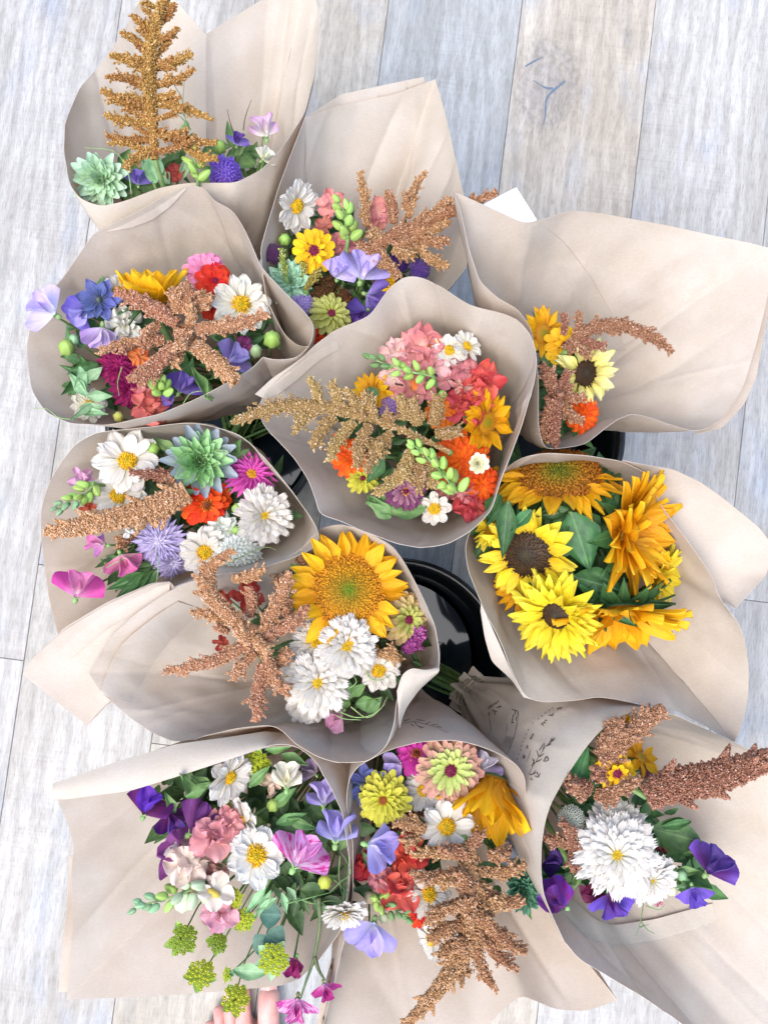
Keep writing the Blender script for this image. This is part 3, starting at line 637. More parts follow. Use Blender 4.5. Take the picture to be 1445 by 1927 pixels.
def zinnia(B, px, py, r, label, cols, disc=('6d1838', '8a2148', '7a1a3e', '6a1533'), az=0, tilt=8, spin=None, dz=0, layers=5, n=17, w=.17, dsc=.2, ring=True, name='zinnia', group='zinnia blooms', inner=None, point=False, elev0=-.05):
    t, rr, M = begin(name, B, px, py, r, label, 'flower', group, az, tilt, spin, dz)
    if name != 'zinnia' and disc[0] == '6d1838': disc = (cols[0], cols[1], cols[0], cols[2])
    kw = dict(w=w * 1.12, m=.7, a=.45, b=.3, bend=-.25, cup=.09 if not point else .12, nu=5, nv=6)
    if point: kw.update(m=.5, a=.5, b=.75)
    g = petal_set('zinnia_petal', petal_mat(*cols, vein=.22, trans=.12), 4, 3, **kw)
    gi = petal_set('zinnia_petal', petal_mat(*(inner or cols), vein=.22, trans=.12), 4, 3, **kw)
    for k in range(layers):
        f = k / max(1, layers - 1) if layers > 1 else 0; L = 1 - f * (1 - dsc - .28)
        ring_of(t, gi if f > .55 else g, int(n * (1 - .42 * f)), rr * L * .95, elev0 + f * .75, rr * .05, rr * (.02 + .10 * f), .07, k * .31, ej=.07)
    do = ob('disc', disc_mesh('zinnia', bead_mat(*disc), 70, .6, .15, 1.4), t, scl(rr * dsc, rr * (.05 + .12 * min(1, layers / 5))))
    if ring:
        mb = MB()
        for i in range(11):
            f = rnd(0, 6.28); q = dsc * rnd(.75, 1.2); c = Vector((q * math.cos(f), q * math.sin(f), dsc * .55 + .12 * min(1, layers / 5)))
            for j in range(5):
                h = j * 1.2566; d = Vector((math.cos(h), math.sin(h), .2)) * .05; e = Vector((-d.y, d.x, 0)) * .45
                mb.add([c + d, c + e * .8, c - e * .8, c + Vector((0, 0, .02))], [(0, 1, 3), (0, 3, 2)], [(.9, .5)] * 4)
        ob('stamens', mb.mesh('stamens', YEL), do, do.matrix_basis.inverted() @ scl(rr), kind='stuff')
    return t
SF_GOLD = ('dc980e', 'f0b014', 'f5bd20'); SF_YEL = ('e0b21c', 'f0d42a', 'f4e04a'); SF_PALE = ('e3d06a', 'efe790', 'f2ecaa'); SF_DEEP = ('c98508', 'eaa50c', 'f2b814')
D_GREEN = ('6f9a20', 'b08a18', 'd09418', 'c47c10'); D_DARK = ('4a4026', '3a2a18', '4a3216', '30200f')
def sunflower(B, px, py, r, label, col=SF_GOLD, dcol=D_GREEN, az=0, tilt=0, spin=90, dz=0, disc=.55, n=17, bracts=12, w=.22, skip=None, nd=620, elev=.05, dome=.22, layers=2, pb=-.1, stem=True):
    t, rr, M = begin('sunflower', B, px, py, r, label, 'sunflower', 'sunflowers in the bouquets', az, tilt, spin, dz, stem, .004, .02, .3)
    pm = petal_mat(*col, vein=.3, trans=.25, streak=14)
    L = 1.02 - disc * .8
    for k in range(layers):
        g = petal_set('sunflower_petal', pm, 5, 4 + k, w=w / L * .62, m=.42, a=.55, b=.72, bend=pb, cup=.10, ruffle=.05, rf=1.5, nu=7, nv=8, jit=.22)
        ring_of(t, g, n, rr * L * (1 - .1 * k), elev + k * .26, rr * disc * .8, rr * .02 * k, .16, k * math.pi / n, skip=skip, ej=.3)
    ob('disc', disc_mesh('sunflower', bead_mat(*dcol), nd, dome, .034, 1.5), t, scl(rr * disc * .98, rr * .0))
    bm = petal_set('sunflower_bract', LEAF_S, 4, 7, w=.24, m=.3, a=.4, b=.95, bend=-.5, cup=.1, ruffle=.03, nu=5, nv=7, jit=.2)
    ring_of(t, bm, bracts, rr * .62, -.12, rr * disc * .62, -rr * .07, .12, .2, 'bract', ej=.2)
    V, F, U = lathe([(.001, -.34), (.1, -.33), (.22, -.26), (.5, -.16), (.62, -.03), (.55, 0)], 24)
    if 'recept' not in CACHE: CACHE['recept'] = mesh('receptacle', V, F, LEAF_S, U)
    ob('receptacle', CACHE['recept'], t, scl(rr * disc * 1.5))
    return t
def sweet_pea(B, px, py, r, label, ban, wing, spin=90, az=90, tilt=35, dz=0, sag=0, wopen=.3, vcol=None, up=.0, keel=None, calyx=CALYX, stem=True, bw=.9, upside=False):
    """banner stands behind, two wings fold forward, a small keel between; local Y is the banner's top"""
    t, rr, M = begin('sweet_pea', B, px, py, r, label, 'sweet pea', 'sweet pea flowers', az, tilt * .6, spin, dz, stem, .0012, .014, .1)
    bm = petal_mat(*ban, vein=.2, trans=.3, streak=18, vcol=vcol); wm = petal_mat(*wing, vein=.2, trans=.3, streak=18, vcol=vcol)
    V, U = [], []; nu, nv = 23, 11; ph = rnd(0, 6.28); q = rnd(.08, .13); lop = rnd(-.25, .25); fold = rnd(.25, .5)
    for j in range(nv):
        v = j / (nv - 1)
        for i in range(nu):
            u = i / (nu - 1) * 2 - 1
            th = u * 1.62; rad = v ** .8 * (1 - .13 * math.exp(-(u / .12) ** 2)) * (1 + .05 * math.sin(6 * u + ph))
            x = math.sin(th) * rad * bw; y = (math.cos(th) * .72 + .28) * rad
            z = -.12 * v + fold * abs(x) ** 1.3 * v * (1 + lop * (1 if x > 0 else -1)) - .42 * max(0, y) ** 2 + q * v ** 1.5 * math.sin(5 * u + ph) + q * .7 * v ** 3 * math.sin(13 * u + ph * 2)
            V.append((x, y - .38, z)); U.append(((u + 1) / 2, v))
    ob('banner', mesh('banner', V, grid_faces(nu, nv), bm, U), t, scl(rr))
    for s in (-1, 1):
        V, F, U = petal_geo(w=.46, m=.6, a=.42, b=.4, bend=-.5, cup=.26, ruffle=.10, rf=1.5, ph=rnd(0, 6), nu=9, nv=9)
        M2 = Matrix.Translation((s * .05, -.34, .10)) @ Matrix.Rotation(-s * wopen * rnd(.6, 1.4), 4, 'Z') @ Matrix.Rotation(.62 + up + rnd(-.15, .15), 4, 'X') @ Matrix.Rotation(-s * .8, 4, 'Y')
        ob('wing', mesh('wing', [M2 @ Vector(v) for v in V], F, wm, U), t, scl(rr * .86))
    V, F, U = petal_geo(w=.2, m=.5, a=.5, b=.5, bend=.9, cup=.4, nu=5, nv=6)
    M2 = Matrix.Translation((0, -.3, .06)) @ Matrix.Rotation(.6, 4, 'X')
    ob('keel', mesh('keel', [M2 @ Vector(v) for v in V], F, petal_mat(*(keel or wing), vein=.1, trans=.3), U), t, scl(rr * .6))
    ob('calyx', sepal_ring('pea_calyx', calyx, 5, .34, .3, .5, .5), t, Matrix.Translation((0, -rr * .40, -rr * .12)) @ Matrix.Rotation(-.9, 4, 'X') @ Matrix.Diagonal((rr * .62, rr * .62, rr * .8, 1)))
    return t
def snap(B, px, py, r, label, cols, throat=None, az=90, tilt=20, spin=None, dz=0, n=5, ruff=.16, group='snapdragon blossoms', name='snapdragon_bloom', layers=1, stem=True, cat='flower'):
    t, rr, M = begin(name, B, px, py, r, label, cat, group, az, tilt, spin, dz, stem, .0013)
    pm = petal_mat(*cols, vein=.2, trans=.25, streak=10)
    for k in range(layers):
        g = petal_set('lobe', pm, 5, 9 + k, w=.44, m=.66, a=.45, b=.36, notch=.10, teeth=1, bend=-.25 + .55 * k, cup=.12, ruffle=ruff, rf=1.3, nu=9, nv=7, jit=.3)
        ring_of(t, g, n if k == 0 else max(3, n - k), rr * (1.0 - .27 * k), .22 + .48 * k, rr * .05, rr * .05 * k, .2, k * .6, 'lobe', ej=.25)
    th = throat or cols
    V, F, U = lathe([(.10, -.55), (.2, -.45), (.2, -.1), (.3, .05)], 12)
    tb = ob('tube', mesh('tube', V, F, pm, U), t, scl(rr)); ob('throat', egg_mesh('throat', petal_mat(*th, vein=.1, trans=.2), 2, .8, .25), tb, Matrix.Translation((0, -.12, .12)) @ Matrix.Diagonal((.34, .26, .2, 1)))
    return t
def bud(B, px, py, r, label, col=LEAF_L, az=90, tilt=25, dz=0, spin=90, el=1.1, sep=True, name='flower_bud', group='round green buds', ribs=6, cal=None):
    t, rr, M = begin(name, B, px, py, r, label, 'bud', group, az, tilt, spin, dz, True, .0011)
    ob('bulb', egg_mesh('bulb', col, ribs, el, .12, .25), t, scl(rr * 1.15, rr * .2))
    if sep: ob('calyx', sepal_ring('bud_calyx', cal or CALYX, 7, 1.25, .2, .35, .9), t, scl(rr, -rr * .6))
    return t
def bud_spike(B, pts, label, cols, r0, r1, n=16, dz=.01, tipcol=None, name='snapdragon_tip', group='green snapdragon tips', el=1.2):
    """a stalk with buds spiralling up it, largest at the bottom"""
    w = [spot(B, x, y, dz + .004 * i, .012) for i, (x, y) in enumerate(pts)]
    M = Matrix.Translation(w[0]); t = thing(name, label, 'flower', M, group); k = mpp(w[0])
    s = spline([tuple(a) for a in w], 40); inv = M.inverted()
    V, F, U = tube([inv @ Vector(x) for x in s], [k * (2.6 - 1.6 * i / 39) for i in range(40)], 6); ob('stalk', mesh('stalk', V, F, CALYX, U), t)
    j = Vector((rnd(-.008, .008), rnd(-.008, .008), 0)); st = spline([tuple(x) for x in (w[0], w[0].lerp(NECK[B], .5), NECK[B] + j, FOOT[B] + j)], 10)
    V, F, U = tube([inv @ Vector(x) for x in st], .0017, 6); ob('stem', mesh('stem', V, F, STEM, U), t)
    gm = [egg_mesh('bud', c, 4, el * 1.05, .14, .5) for c in cols]; sm = sepal_ring('sepals', cols[-1], 5, 1.15, .26, 1.0, .5)
    for i in range(n):
        f = i / (n - 1); idx = min(38, int(f * 38)); c = Vector(s[idx]); tg = (Vector(s[idx + 1]) - c).normalized()
        a = tg.orthogonal().normalized(); b = tg.cross(a); th = i * 2.4 + .4; d = a * math.cos(th) + b * math.sin(th)
        rr = (r0 * (1 - f) + r1 * f) * k; dirv = (d * (1 - .55 * f) + tg * (.45 + .9 * f)).normalized()
        x = dirv.orthogonal().normalized(); y = dirv.cross(x); m = Matrix((x, y, dirv)).transposed().to_4x4(); m.translation = inv @ (c + d * rr * .8 + dirv * rr * .35)
        bo = ob('bud', gm[min(len(gm) - 1, int(f * len(gm) + rnd(-.3, .3))) if f > 0 else 0], t, m @ Matrix.Diagonal((rr * .70, rr * .70, rr * .84, 1)) @ Matrix.Rotation(rnd(0, 6), 4, 'Z'))
        ob('sepals', sm, bo, Matrix.Translation((0, 0, -.75)))
    return t
def rosette(B, px, py, r, label, cols, az=0, tilt=6, dz=0, spin=None, outer=None, point=.55, name='rosette_bloom'):
    t, rr, M = begin(name, B, px, py, r, label, 'flower', 'pale green rosette blooms', az, tilt, spin, dz)
    kw = dict(w=.21, m=.64, a=.6, b=point, bend=.45, cup=.16, nu=6, nv=7)
    g = petal_set('rosette_petal', petal_mat(*cols, vein=.15, trans=.12), 4, 12, **kw); go = petal_set('rosette_petal', petal_mat(*(outer or cols), vein=.15, trans=.12), 4, 12, **kw)
    for k in range(6):
        f = k / 5
        ring_of(t, go if k == 0 else g, int(15 - 8 * f), rr * (1 - .72 * f), .05 + 1.0 * f, rr * .04, rr * .10 * f, .12, k * .37, ej=.13)
    return t
def scabiosa(B, px, py, r, label, cols, az=0, tilt=12, dz=0, n=70, name='scabiosa', group='scabiosa pincushions', outer=True, dome=.75, pin='f0ecf4', fl=.34):
    t, rr, M = begin(name, B, px, py, r, label, 'flower', group, az, tilt, None, dz)
    pm = petal_mat(*cols, vein=.2, trans=.2)
    mb = MB()
    for i in range(n):
        f = math.sqrt((i + .5) / n); th = i * 2.4; p = Vector((f * math.cos(th) * .72, f * math.sin(th) * .72, dome * .6 * math.cos(f * 1.45)))
        nm = Vector((p.x * 1.1, p.y * 1.1, p.z + .15)).normalized(); x = nm.orthogonal().normalized(); y = nm.cross(x)
        for q in range(4):
            a = q * 1.5708 + th; d = (x * math.cos(a) + y * math.sin(a)) * fl * .5 + nm * .13; e = nm.cross(d).normalized() * fl * .2
            mb.add([p, p + d * .6 + e, p + d * 1.1, p + d * .6 - e], [(0, 1, 2, 3)], [(.5, .1), (.8, .6), (.5, 1), (.2, .6)])
    ob('florets', mb.mesh('florets', pm, False), t, scl(rr), kind='stuff')
    if outer:
        g = petal_set('scabiosa_petal', pm, 4, 5, w=.30, m=.7, a=.5, b=.4, notch=.18, teeth=3, bend=-.2, cup=.05, ruffle=.08, nu=8, nv=6); ring_of(t, g, 10, rr * .78, -.08, rr * .25, 0, .15)
    return t
def nigella(B, px, py, r, label, az=0, tilt=10, dz=0, spin=None):
    t, rr, M = begin('nigella', B, px, py, r, label, 'flower', 'blue nigella flowers', az, tilt, spin, dz)
    g = petal_set('nigella_petal', petal_mat('4c5498', '5a64a6', '7a82bc', vein=.4, trans=.2), 4, 6, w=.3, m=.55, a=.7, b=.75, bend=.15, cup=.12, ruffle=.04, nu=6, nv=7)
    ring_of(t, g, 6, rr, .1, rr * .05, 0, .15); ring_of(t, g, 5, rr * .8, .3, rr * .05, rr * .03, .3, .5)
    mb = MB()
    for i in range(26):
        a = i * 2 * math.pi / 26 + rnd(-.1, .1); L = rnd(.5, .95); h = rnd(.05, .4)
        mb.add(*tube([(0, 0, .05), (math.cos(a) * L * .5, math.sin(a) * L * .5, h), (math.cos(a + .25) * L, math.sin(a + .25) * L, h * rnd(.3, 1.3))], [.02, .016, .008], 4, False))
    ob('threads', mb.mesh('threads', leaf_mat('3c4868', '5c6684')), t, scl(rr), kind='stuff')
    ob('disc', egg_mesh('nigella_pod', leaf_mat('3e3f4f', '5d6a50'), 5, 1.3, .12), t, scl(rr * .16, rr * .15))
    return t
def bupleurum(B, px, py, r, label, az=0, tilt=15, dz=0, cols=('9fae1e', 'bdc526', 'c9d040'), nf=34, bract=LEAF_L):
    t, rr, M = begin('bupleurum', B, px, py, r, label, 'flower', 'yellow-green bupleurum heads', az, tilt, None, dz, True, .0009)
    pm = petal_mat(*cols, vein=.25, trans=.2); mb = MB()
    for i in range(nf):
        f = math.sqrt((i + .4) / nf); th = i * 2.4; c = Vector((f * math.cos(th) * .8, f * math.sin(th) * .8, .45 - .3 * f * f + rnd(-.05, .05)))
        mb.add(*tube([(0, 0, -.35), c * .6 + Vector((0, 0, -.05)), c], .022, 3, False))
        for q in range(6):
            a = q * 1.047 + th; d = Vector((math.cos(a), math.sin(a), .25)) * .15; e = Vector((-d.y, d.x, 0)) * .42
            mb.add([c, c + d * .55 + e, c + d, c + d * .55 - e], [(0, 1, 2, 3)], [(.5, .1), (.8, .5), (.5, 1), (.2, .5)])
        V, F = octa(c + Vector((0, 0, .05)), Vector((.07, 0, 0)), Vector((0, .07, 0)), Vector((0, 0, .06))); mb.add(V, F, [(.5, .9)] * 6)
    ob('florets', mb.mesh('florets', pm, False), t, scl(rr), kind='stuff')
    g = petal_set('bupleurum_bract', bract, 4, 8, w=.34, m=.5, a=.5, b=.7, bend=.3, cup=.12, nu=5, nv=6); ring_of(t, g, 5, rr * .95, -.1, rr * .1, -rr * .05, .3, 0, 'bract', ej=.3)
    return t
def leaf_geo(L, w, bend=.3, fold=.14, ruf=.04, shape=(.38, .55, .85), lobes=0):
    V, F, U = petal_geo(w=w, m=shape[0], a=shape[1], b=shape[2], bend=bend, cup=fold, ruffle=ruf, rf=1.6, ph=rnd(0, 6), nu=9, nv=13)
    if lobes: V = [(x * (1 + .16 * math.sin(u[1] * 3.1416 * lobes)), y, z) for (x, y, z), u in zip(V, U)]
    return [(x * L, y * L, z * L) for x, y, z in V], F, U
def leaves(B, lst, label, mat=LEAF_M, name='leaf_sprig', cat='leaf', group=None, dz=0, shape=(.38, .55, .85), bend=.3, stalk=True, lobes=0, fold=.14, ruf=.04):
    """lst: (base x, base y, tip x, tip y, half width) in photo pixels, one per leaf"""
    x0, y0 = lst[0][:2]; p0 = spot(B, x0, y0, dz); M = Matrix.Translation(p0); t = thing(name, label, cat, M, group); inv = M.inverted()
    for (bx, by, tx, ty, hw) in lst:
        a = spot(B, bx, by, dz); b = spot(B, tx, ty, dz, .016); L = (b - a).length; y = (b - a).normalized(); v = (CAM - a).normalized()
        v = (v + Vector((rnd(-.4, .4), rnd(-.4, .4), 0))).normalized(); x = y.cross(v).normalized(); z = x.cross(y)
        V, F, U = leaf_geo(L, hw * mpp(a) / L, bend, fold, ruf, shape, lobes); m = Matrix((x, y, z)).transposed().to_4x4(); m.translation = inv @ a
        m = m @ Matrix.Rotation(-bend * .45, 4, 'X')
        ob('leaf', mesh('leaf', V, F, mat, U), t, m)
    if stalk:
        s = spline([tuple(x) for x in (p0, p0.lerp(NECK[B], .5), NECK[B], FOOT[B])], 10); V, F, U = tube([inv @ Vector(x) for x in s], .0014, 6); ob('stem', mesh('stem', V, F, STEM, U), t)
    return t
def tendrils(B, lst, label, mat=None, w=1.2, dz=.01, name='tendril', cat='tendril'):
    p0 = spot(B, lst[0][0][0], lst[0][0][1], dz); M = Matrix.Translation(p0); t = thing(name, label, cat, M, 'curling green tendrils'); inv = M.inverted()
    for pts in lst:
        pp = [spot(B, x, y, dz + rnd(0, .006), .008) for x, y in pts]; s = spline([tuple(a) for a in pp], 22); k = mpp(p0) * w
        V, F, U = tube([inv @ Vector(x) for x in s], [k * (1 - .6 * i / 21) for i in range(22)], 5); ob('strand', mesh('strand', V, F, mat or CALYX, U), t)
    return t
def spike_mesh(pts, rad, mat, g=.00084, dens=1.9, core=.6):
    """a spike of amaranth: a core and thousands of little grains round it"""
    pts = np.array(pts); n = len(pts); seg = np.linalg.norm(np.diff(pts, axis=0), axis=1); s = np.r_[0, np.cumsum(seg)]; L = s[-1]
    K = 64; u = np.linspace(0, 1, K); C = np.stack([np.interp(u * L, s, pts[:, k]) for k in range(3)], 1); Rr = np.interp(u * L, s, rad)
    T = np.gradient(C, axis=0); T /= np.linalg.norm(T, axis=1)[:, None]; ref = np.array([.31, .22, .92]); A = np.cross(T, ref); A /= np.linalg.norm(A, axis=1)[:, None]; Bv = np.cross(T, A)
    cnt = int(np.clip(2 * np.pi * Rr.mean() * L / (1.75 * g) ** 2 * dens, 60, 11000)); cnt = int(cnt * (1.7 if Rr.mean() > .0085 else 1))
    cdf = np.cumsum(Rr + Rr.max() * .1); cdf /= cdf[-1]; uu = np.interp(np.random.rand(cnt), cdf, u); th = np.random.rand(cnt) * 2 * np.pi
    p1, p2, p3 = np.random.rand(3) * 6.28; f1 = max(3, L / .0065)
    clump = .5 + .5 * np.sin(uu * f1 * 2 * np.pi + 1.6 * np.sin(th * 2 + p1)) * np.sin(th * 3 + p2 + uu * f1 * 2.1)
    rr = np.interp(uu, u, Rr) * (.72 + .26 * clump) * (1 - .28 * np.random.rand(cnt) ** 2)
    tuft = np.random.rand(cnt) < (.3 if Rr.mean() > .0085 else .5); nt_ = max(6, int(2.6 * L / max(.001, Rr.mean()))); tu = np.random.rand(nt_) ** .9 * .97; tth = np.random.rand(nt_) * 6.28; tl = np.random.uniform(.75, 1.5, nt_) * min(1., .0062 / max(.001, Rr.mean())) ** .8 * 1.05
    nt_b = Rr.mean() > .0085
    tk = np.random.randint(0, nt_, cnt); ts = np.random.rand(cnt) ** .8; uu = np.where(tuft, tu[tk], uu); th = np.where(tuft, tth[tk], th)
    ip = lambda Q: np.stack([np.interp(uu, u, Q[:, k]) for k in range(3)], 1)
    c, t, a, b = ip(C), ip(T), ip(A), ip(Bv); d = a * np.cos(th)[:, None] + b * np.sin(th)[:, None]; Rl = np.interp(uu, u, Rr)[:, None]; pos = c + d * (rr * .86)[:, None]
    rv = np.random.randn(cnt, 3); rv /= np.linalg.norm(rv, axis=1)[:, None]; tdir = d * .85 + t * .75
    pos = np.where(tuft[:, None], c + d * Rl * (.62 if nt_b else .25) + tdir * Rl * (tl[tk] * ts)[:, None] + rv * Rl * ((.26 if nt_b else .40) * (1 - .72 * ts))[:, None], pos)
    o1 = d + t * .7 + np.random.randn(cnt, 3) * .45; o1 /= np.linalg.norm(o1, axis=1)[:, None]; o2 = np.cross(o1, np.random.randn(cnt, 3)); o2 /= np.linalg.norm(o2, axis=1)[:, None]; o3 = np.cross(o1, o2)
    sz = g * np.random.uniform(.7, 1.25, cnt)[:, None]
    V = np.stack([pos + o1 * sz * 1.35, pos - o1 * sz * .9, pos + o2 * sz * .85, pos - o2 * sz * .85, pos + o3 * sz * .85, pos - o3 * sz * .85], 1)
    tri = np.array([(0, 2, 4), (0, 4, 3), (0, 3, 5), (0, 5, 2), (1, 4, 2), (1, 3, 4), (1, 5, 3), (1, 2, 5)])
    F = (np.arange(cnt)[:, None, None] * 6 + tri[None]).reshape(-1, 3); V = V.reshape(-1, 3)
    hgt = np.clip(np.where(tuft, .4 + .6 * ts, .25 + .6 * clump), 0, 1); uv = np.repeat(np.stack([np.random.rand(cnt), hgt], 1), 6, 0); uv = uv.reshape(-1, 6, 2); uv[:, 0, 0] = np.minimum(1, uv[:, 0, 0] + .22); uv = uv.reshape(-1, 2)
    ns = 8; a8 = np.arange(ns) * 2 * np.pi / ns
    CV = (C[::3, None] + (A[::3, None] * np.cos(a8)[None, :, None] + Bv[::3, None] * np.sin(a8)[None, :, None]) * (Rr[::3] * core)[:, None, None]).reshape(-1, 3); nc = len(CV) // ns
    cf = np.array(grid_faces(ns, nc, True)); cf = np.vstack([cf[:, [0, 1, 2]], cf[:, [0, 2, 3]]]) + len(V)
    return np.vstack([V, CV]), np.vstack([F, cf]), np.vstack([uv, np.tile([[.2, .05]], (len(CV), 1))])
AM = {'gold': ('7a5428', 'a57842', 'c0985e', 'dabe90'), 'apricot': ('8a5e44', 'b2835f', 'cda284', 'e2c8b2'), 'goldpink': ('7a6238', 'a38355', 'bfa077', 'd8c2a2'), 'russet': ('6c4634', '986a52', 'b68a70', 'd2b09a'),
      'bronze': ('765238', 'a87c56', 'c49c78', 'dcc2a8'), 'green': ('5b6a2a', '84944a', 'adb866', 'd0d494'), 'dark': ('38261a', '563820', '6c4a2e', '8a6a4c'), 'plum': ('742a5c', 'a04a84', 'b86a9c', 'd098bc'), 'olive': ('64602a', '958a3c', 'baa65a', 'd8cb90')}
def amaranth(B, spikes, label, col='apricot', dz=.012, name='amaranth', cat='amaranth', group='amaranth plumes', g=.00084, stem=True, tips=None):
    """spikes: lists of (x, y, radius) in photo pixels from base to tip; a number first in a list raises that spike"""
    mat = grain_mat(*AM[col]); t = None; first = None
    for i, sp in enumerate(spikes):
        up = 0
        if not isinstance(sp[0], tuple): up, sp = sp[0], sp[1:]
        w = []
        for j, (x, y, r) in enumerate(sp):
            f = j / (len(sp) - 1); w.append(spot(B, x, y, dz + up + .010 * f, r * .00045 + .003))
        if t is None:
            M = Matrix.Translation(w[0]); t = thing(name, label, cat, M, group); inv = M.translation; first = w[0]
        rad = [r * 1.0 * mpp(q) for (x, y, r), q in zip(sp, w)]
        s = spline([tuple(a) + (b,) for a, b in zip(w, rad)], 26)
        V, F, U = spike_mesh(s[:, :3] - np.array(inv), np.maximum(s[:, 3], .0007), mat, g)
        ob('spike', mesh('spike', V, F, mat, U, False), t)
    if stem:
        st = spline([tuple(x) for x in (first, first.lerp(NECK[B], .5), NECK[B], FOOT[B])], 10); V, F, U = tube([Vector(x) - inv for x in st], .0026, 6); ob('stem', mesh('stem', V, F, STEM, U), t)
    return t
def sp(x0, y0, x1, y1, r=11, bow=.08, tip=.35):     # one short side spike
    mx, my = (x0 + x1) / 2, (y0 + y1) / 2; dx, dy = x1 - x0, y1 - y0
    return [(x0, y0, r * .8), (mx - dy * bow, my + dx * bow, r), (x0 * .25 + x1 * .75 - dy * bow * .7, y0 * .25 + y1 * .75 + dx * bow * .7, r * .8), (x1, y1, r * tip)]
def greenery(B, pts, label, n=110, mat=LEAF_D, r=34, deep=.05, L=(.014, .03)):
    mb = MB(); nk = NECK[B]
    for i in range(n):
        x, y = random.choice(pts); x += max(-1.3, min(1.3, random.gauss(0, 1))) * r * .8; y += max(-1.3, min(1.3, random.gauss(0, 1))) * r * .8
        h = BVH[B].ray_cast(CAM, ray(x, y).normalized())[0]
        if h is None or h.z > BED[B] - .035: continue
        p = spot(B, x, y, -rnd(.012, deep), .004)
        M = frame(p, rnd(0, 360), rnd(0, 60), rnd(0, 360)); l = rnd(*L)
        V, F, U = petal_geo(w=rnd(.16, .34), m=.4, a=.55, b=.85, bend=rnd(-.5, .6), cup=.12, nu=5, nv=6)
        mb.add([(M @ (Vector(v) * l)) - nk for v in V], F, U)
    o = ob('greenery', mb.mesh('greenery', mat), None, Matrix.Translation(nk), 'stuff', label); o['category'] = 'foliage'; return o
# ---------------------------------------------------------------- colours of petals: base, middle, tip
LAV = ('d8d0ee', 'b4a6e0', 'a89ad8'); LAVP = ('e6dcf2', 'cdbdec', 'bfaae6'); VIO = ('9a88c8', '8a74c0', '7a64b6'); DVIO = ('6e5098', '644692', '56388a'); PURP = ('7c4484', '743c84', '6040a0')
LILAC = ('d8c4e0', 'cdaedb', 'c79dd4'); PNK = ('f2cbd6', 'e79ac0', 'e07cb4'); HOT = ('ee9ccb', 'dd5fae', 'd24aa2'); WPINK = ('f2ead8', 'eed6d8', 'dba6cf'); CREAM = ('efe9c4', 'efe8d2', 'f0ebdd'); CORAL = ('d86a58', 'de6a5a', 'd9564e')
SALM = ('f0c0b0', 'e39b93', 'dc8a86'); DUSTY = ('d8a89c', 'cc8382', 'bd6c70'); PALEP = ('f2dcc8', 'efc9bb', 'e9b3ae'); MAUVE = ('8a5578', '8e5273', '7a3f62'); MAG = ('b02a78', 'b8287c', 'a01f6a'); MAGD = ('9a1c58', 'a11a60', '86144e')
ORNG = ('e0560e', 'ee6512', 'ea5a10'); RED = ('c81e12', 'd8301a', 'cc2814'); ORED = ('d8300a', 'e6420c', 'e84a12'); YELZ = ('e39a08', 'f2b810', 'f4c21a'); LIME = ('9aa23c', 'b3b854', 'c0c070'); CHART = ('a8a41e', 'c2bc34', 'cfc84c')
PINKZ = ('f0a0b4', 'ee8fae', 'ea90b0'); LIMEP = ('b4bc64', 'c3bc7c', 'c88f7e'); CREAMW = ('e8e0b8', 'ece6d2', 'efeade'); WHT = ('d2d0c4', 'dedcd6', 'e4e2de'); APR = ('f0a060', 'ee8a4c', 'e97c40')

# ---- the wrap with the tall amaranth spire
amaranth('B1', [[(292, 300, 9), (288, 240, 13), (282, 170, 17), (283, 90, 16), (300, 30, 14), (313, -8, 10)], sp(283, 72, 247, 27, 9), sp(280, 100, 226, 60, 9), sp(276, 135, 206, 104, 11), sp(280, 165, 198, 145, 10), sp(278, 205, 190, 168, 12, -.06),
     sp(280, 232, 198, 216, 11, -.05), sp(284, 262, 200, 254, 11, -.08), sp(285, 50, 330, 5, 9, .1), sp(292, 82, 336, 52, 9), sp(294, 125, 362, 98, 10), sp(292, 160, 367, 130, 10), sp(294, 195, 400, 226, 9, -.06), sp(300, 248, 352, 262, 12), sp(330, 250, 408, 268, 10), sp(292, 280, 236, 318, 11), sp(290, 210, 240, 190, 9), sp(290, 110, 330, 130, 9), sp(286, 140, 250, 120, 9), sp(345, 275, 410, 300, 10), sp(285, 185, 330, 175, 9)] + [[rnd(-.004, .006)] + sp(284 + (y < 60) * 14, y + 12, 284 + s * (12 + (y + 30) * .16 + rnd(-6, 24)), y - 12 + rnd(-14, 14), 6.5) for y in range(5, 285, 30) for s in (-1, 1)],
     'tall golden brown amaranth spire standing up against open brown paper', 'gold', .03)
rosette('B1', 192, 338, 52, 'mint rosette bloom beside the tall amaranth spire', ('a4c88c', 'b8d8a8', 'c8e4c0'), az=200, tilt=15, outer=('a0c49a', 'b4d4b0', 'c4e0c4'), point=.42)
sweet_pea('B1', 262, 337, 27, 'folded purple sweet pea below the golden spire', VIO, VIO, spin=80, tilt=40, az=120)
sweet_pea('B1', 449, 265, 24, 'small round purple sweet pea near a pink and white one', VIO, DVIO, spin=70, tilt=55, az=100)
sweet_pea('B1', 497, 243, 42, 'pink and white sweet pea at the edge of the spire wrap', WPINK, ('e8dcd0', 'e6cfd4', 'd8a8c8'), spin=100, tilt=62, az=90, dz=.01, bw=.62)
sweet_pea('B1', 500, 295, 25, 'half open pale green sweet pea under the pink and white one', CREAM, ('dfe4b8', 'e6e8cc', 'ecebdc'), spin=45, tilt=60, az=60)
scabiosa('B1', 424, 326, 34, 'violet scabiosa pincushion against the front edge of the spire wrap', ('6a50b8', '7a5cc8', '8f74d4'))
bud_spike('B1', [(372, 335), (366, 300), (352, 268), (345, 240)], 'green bud spike rising below the golden spire', [LEAF_L, LEAF_L, LEAF_M], 13, 9, 12, .02, name='bud_spike', el=1.5)
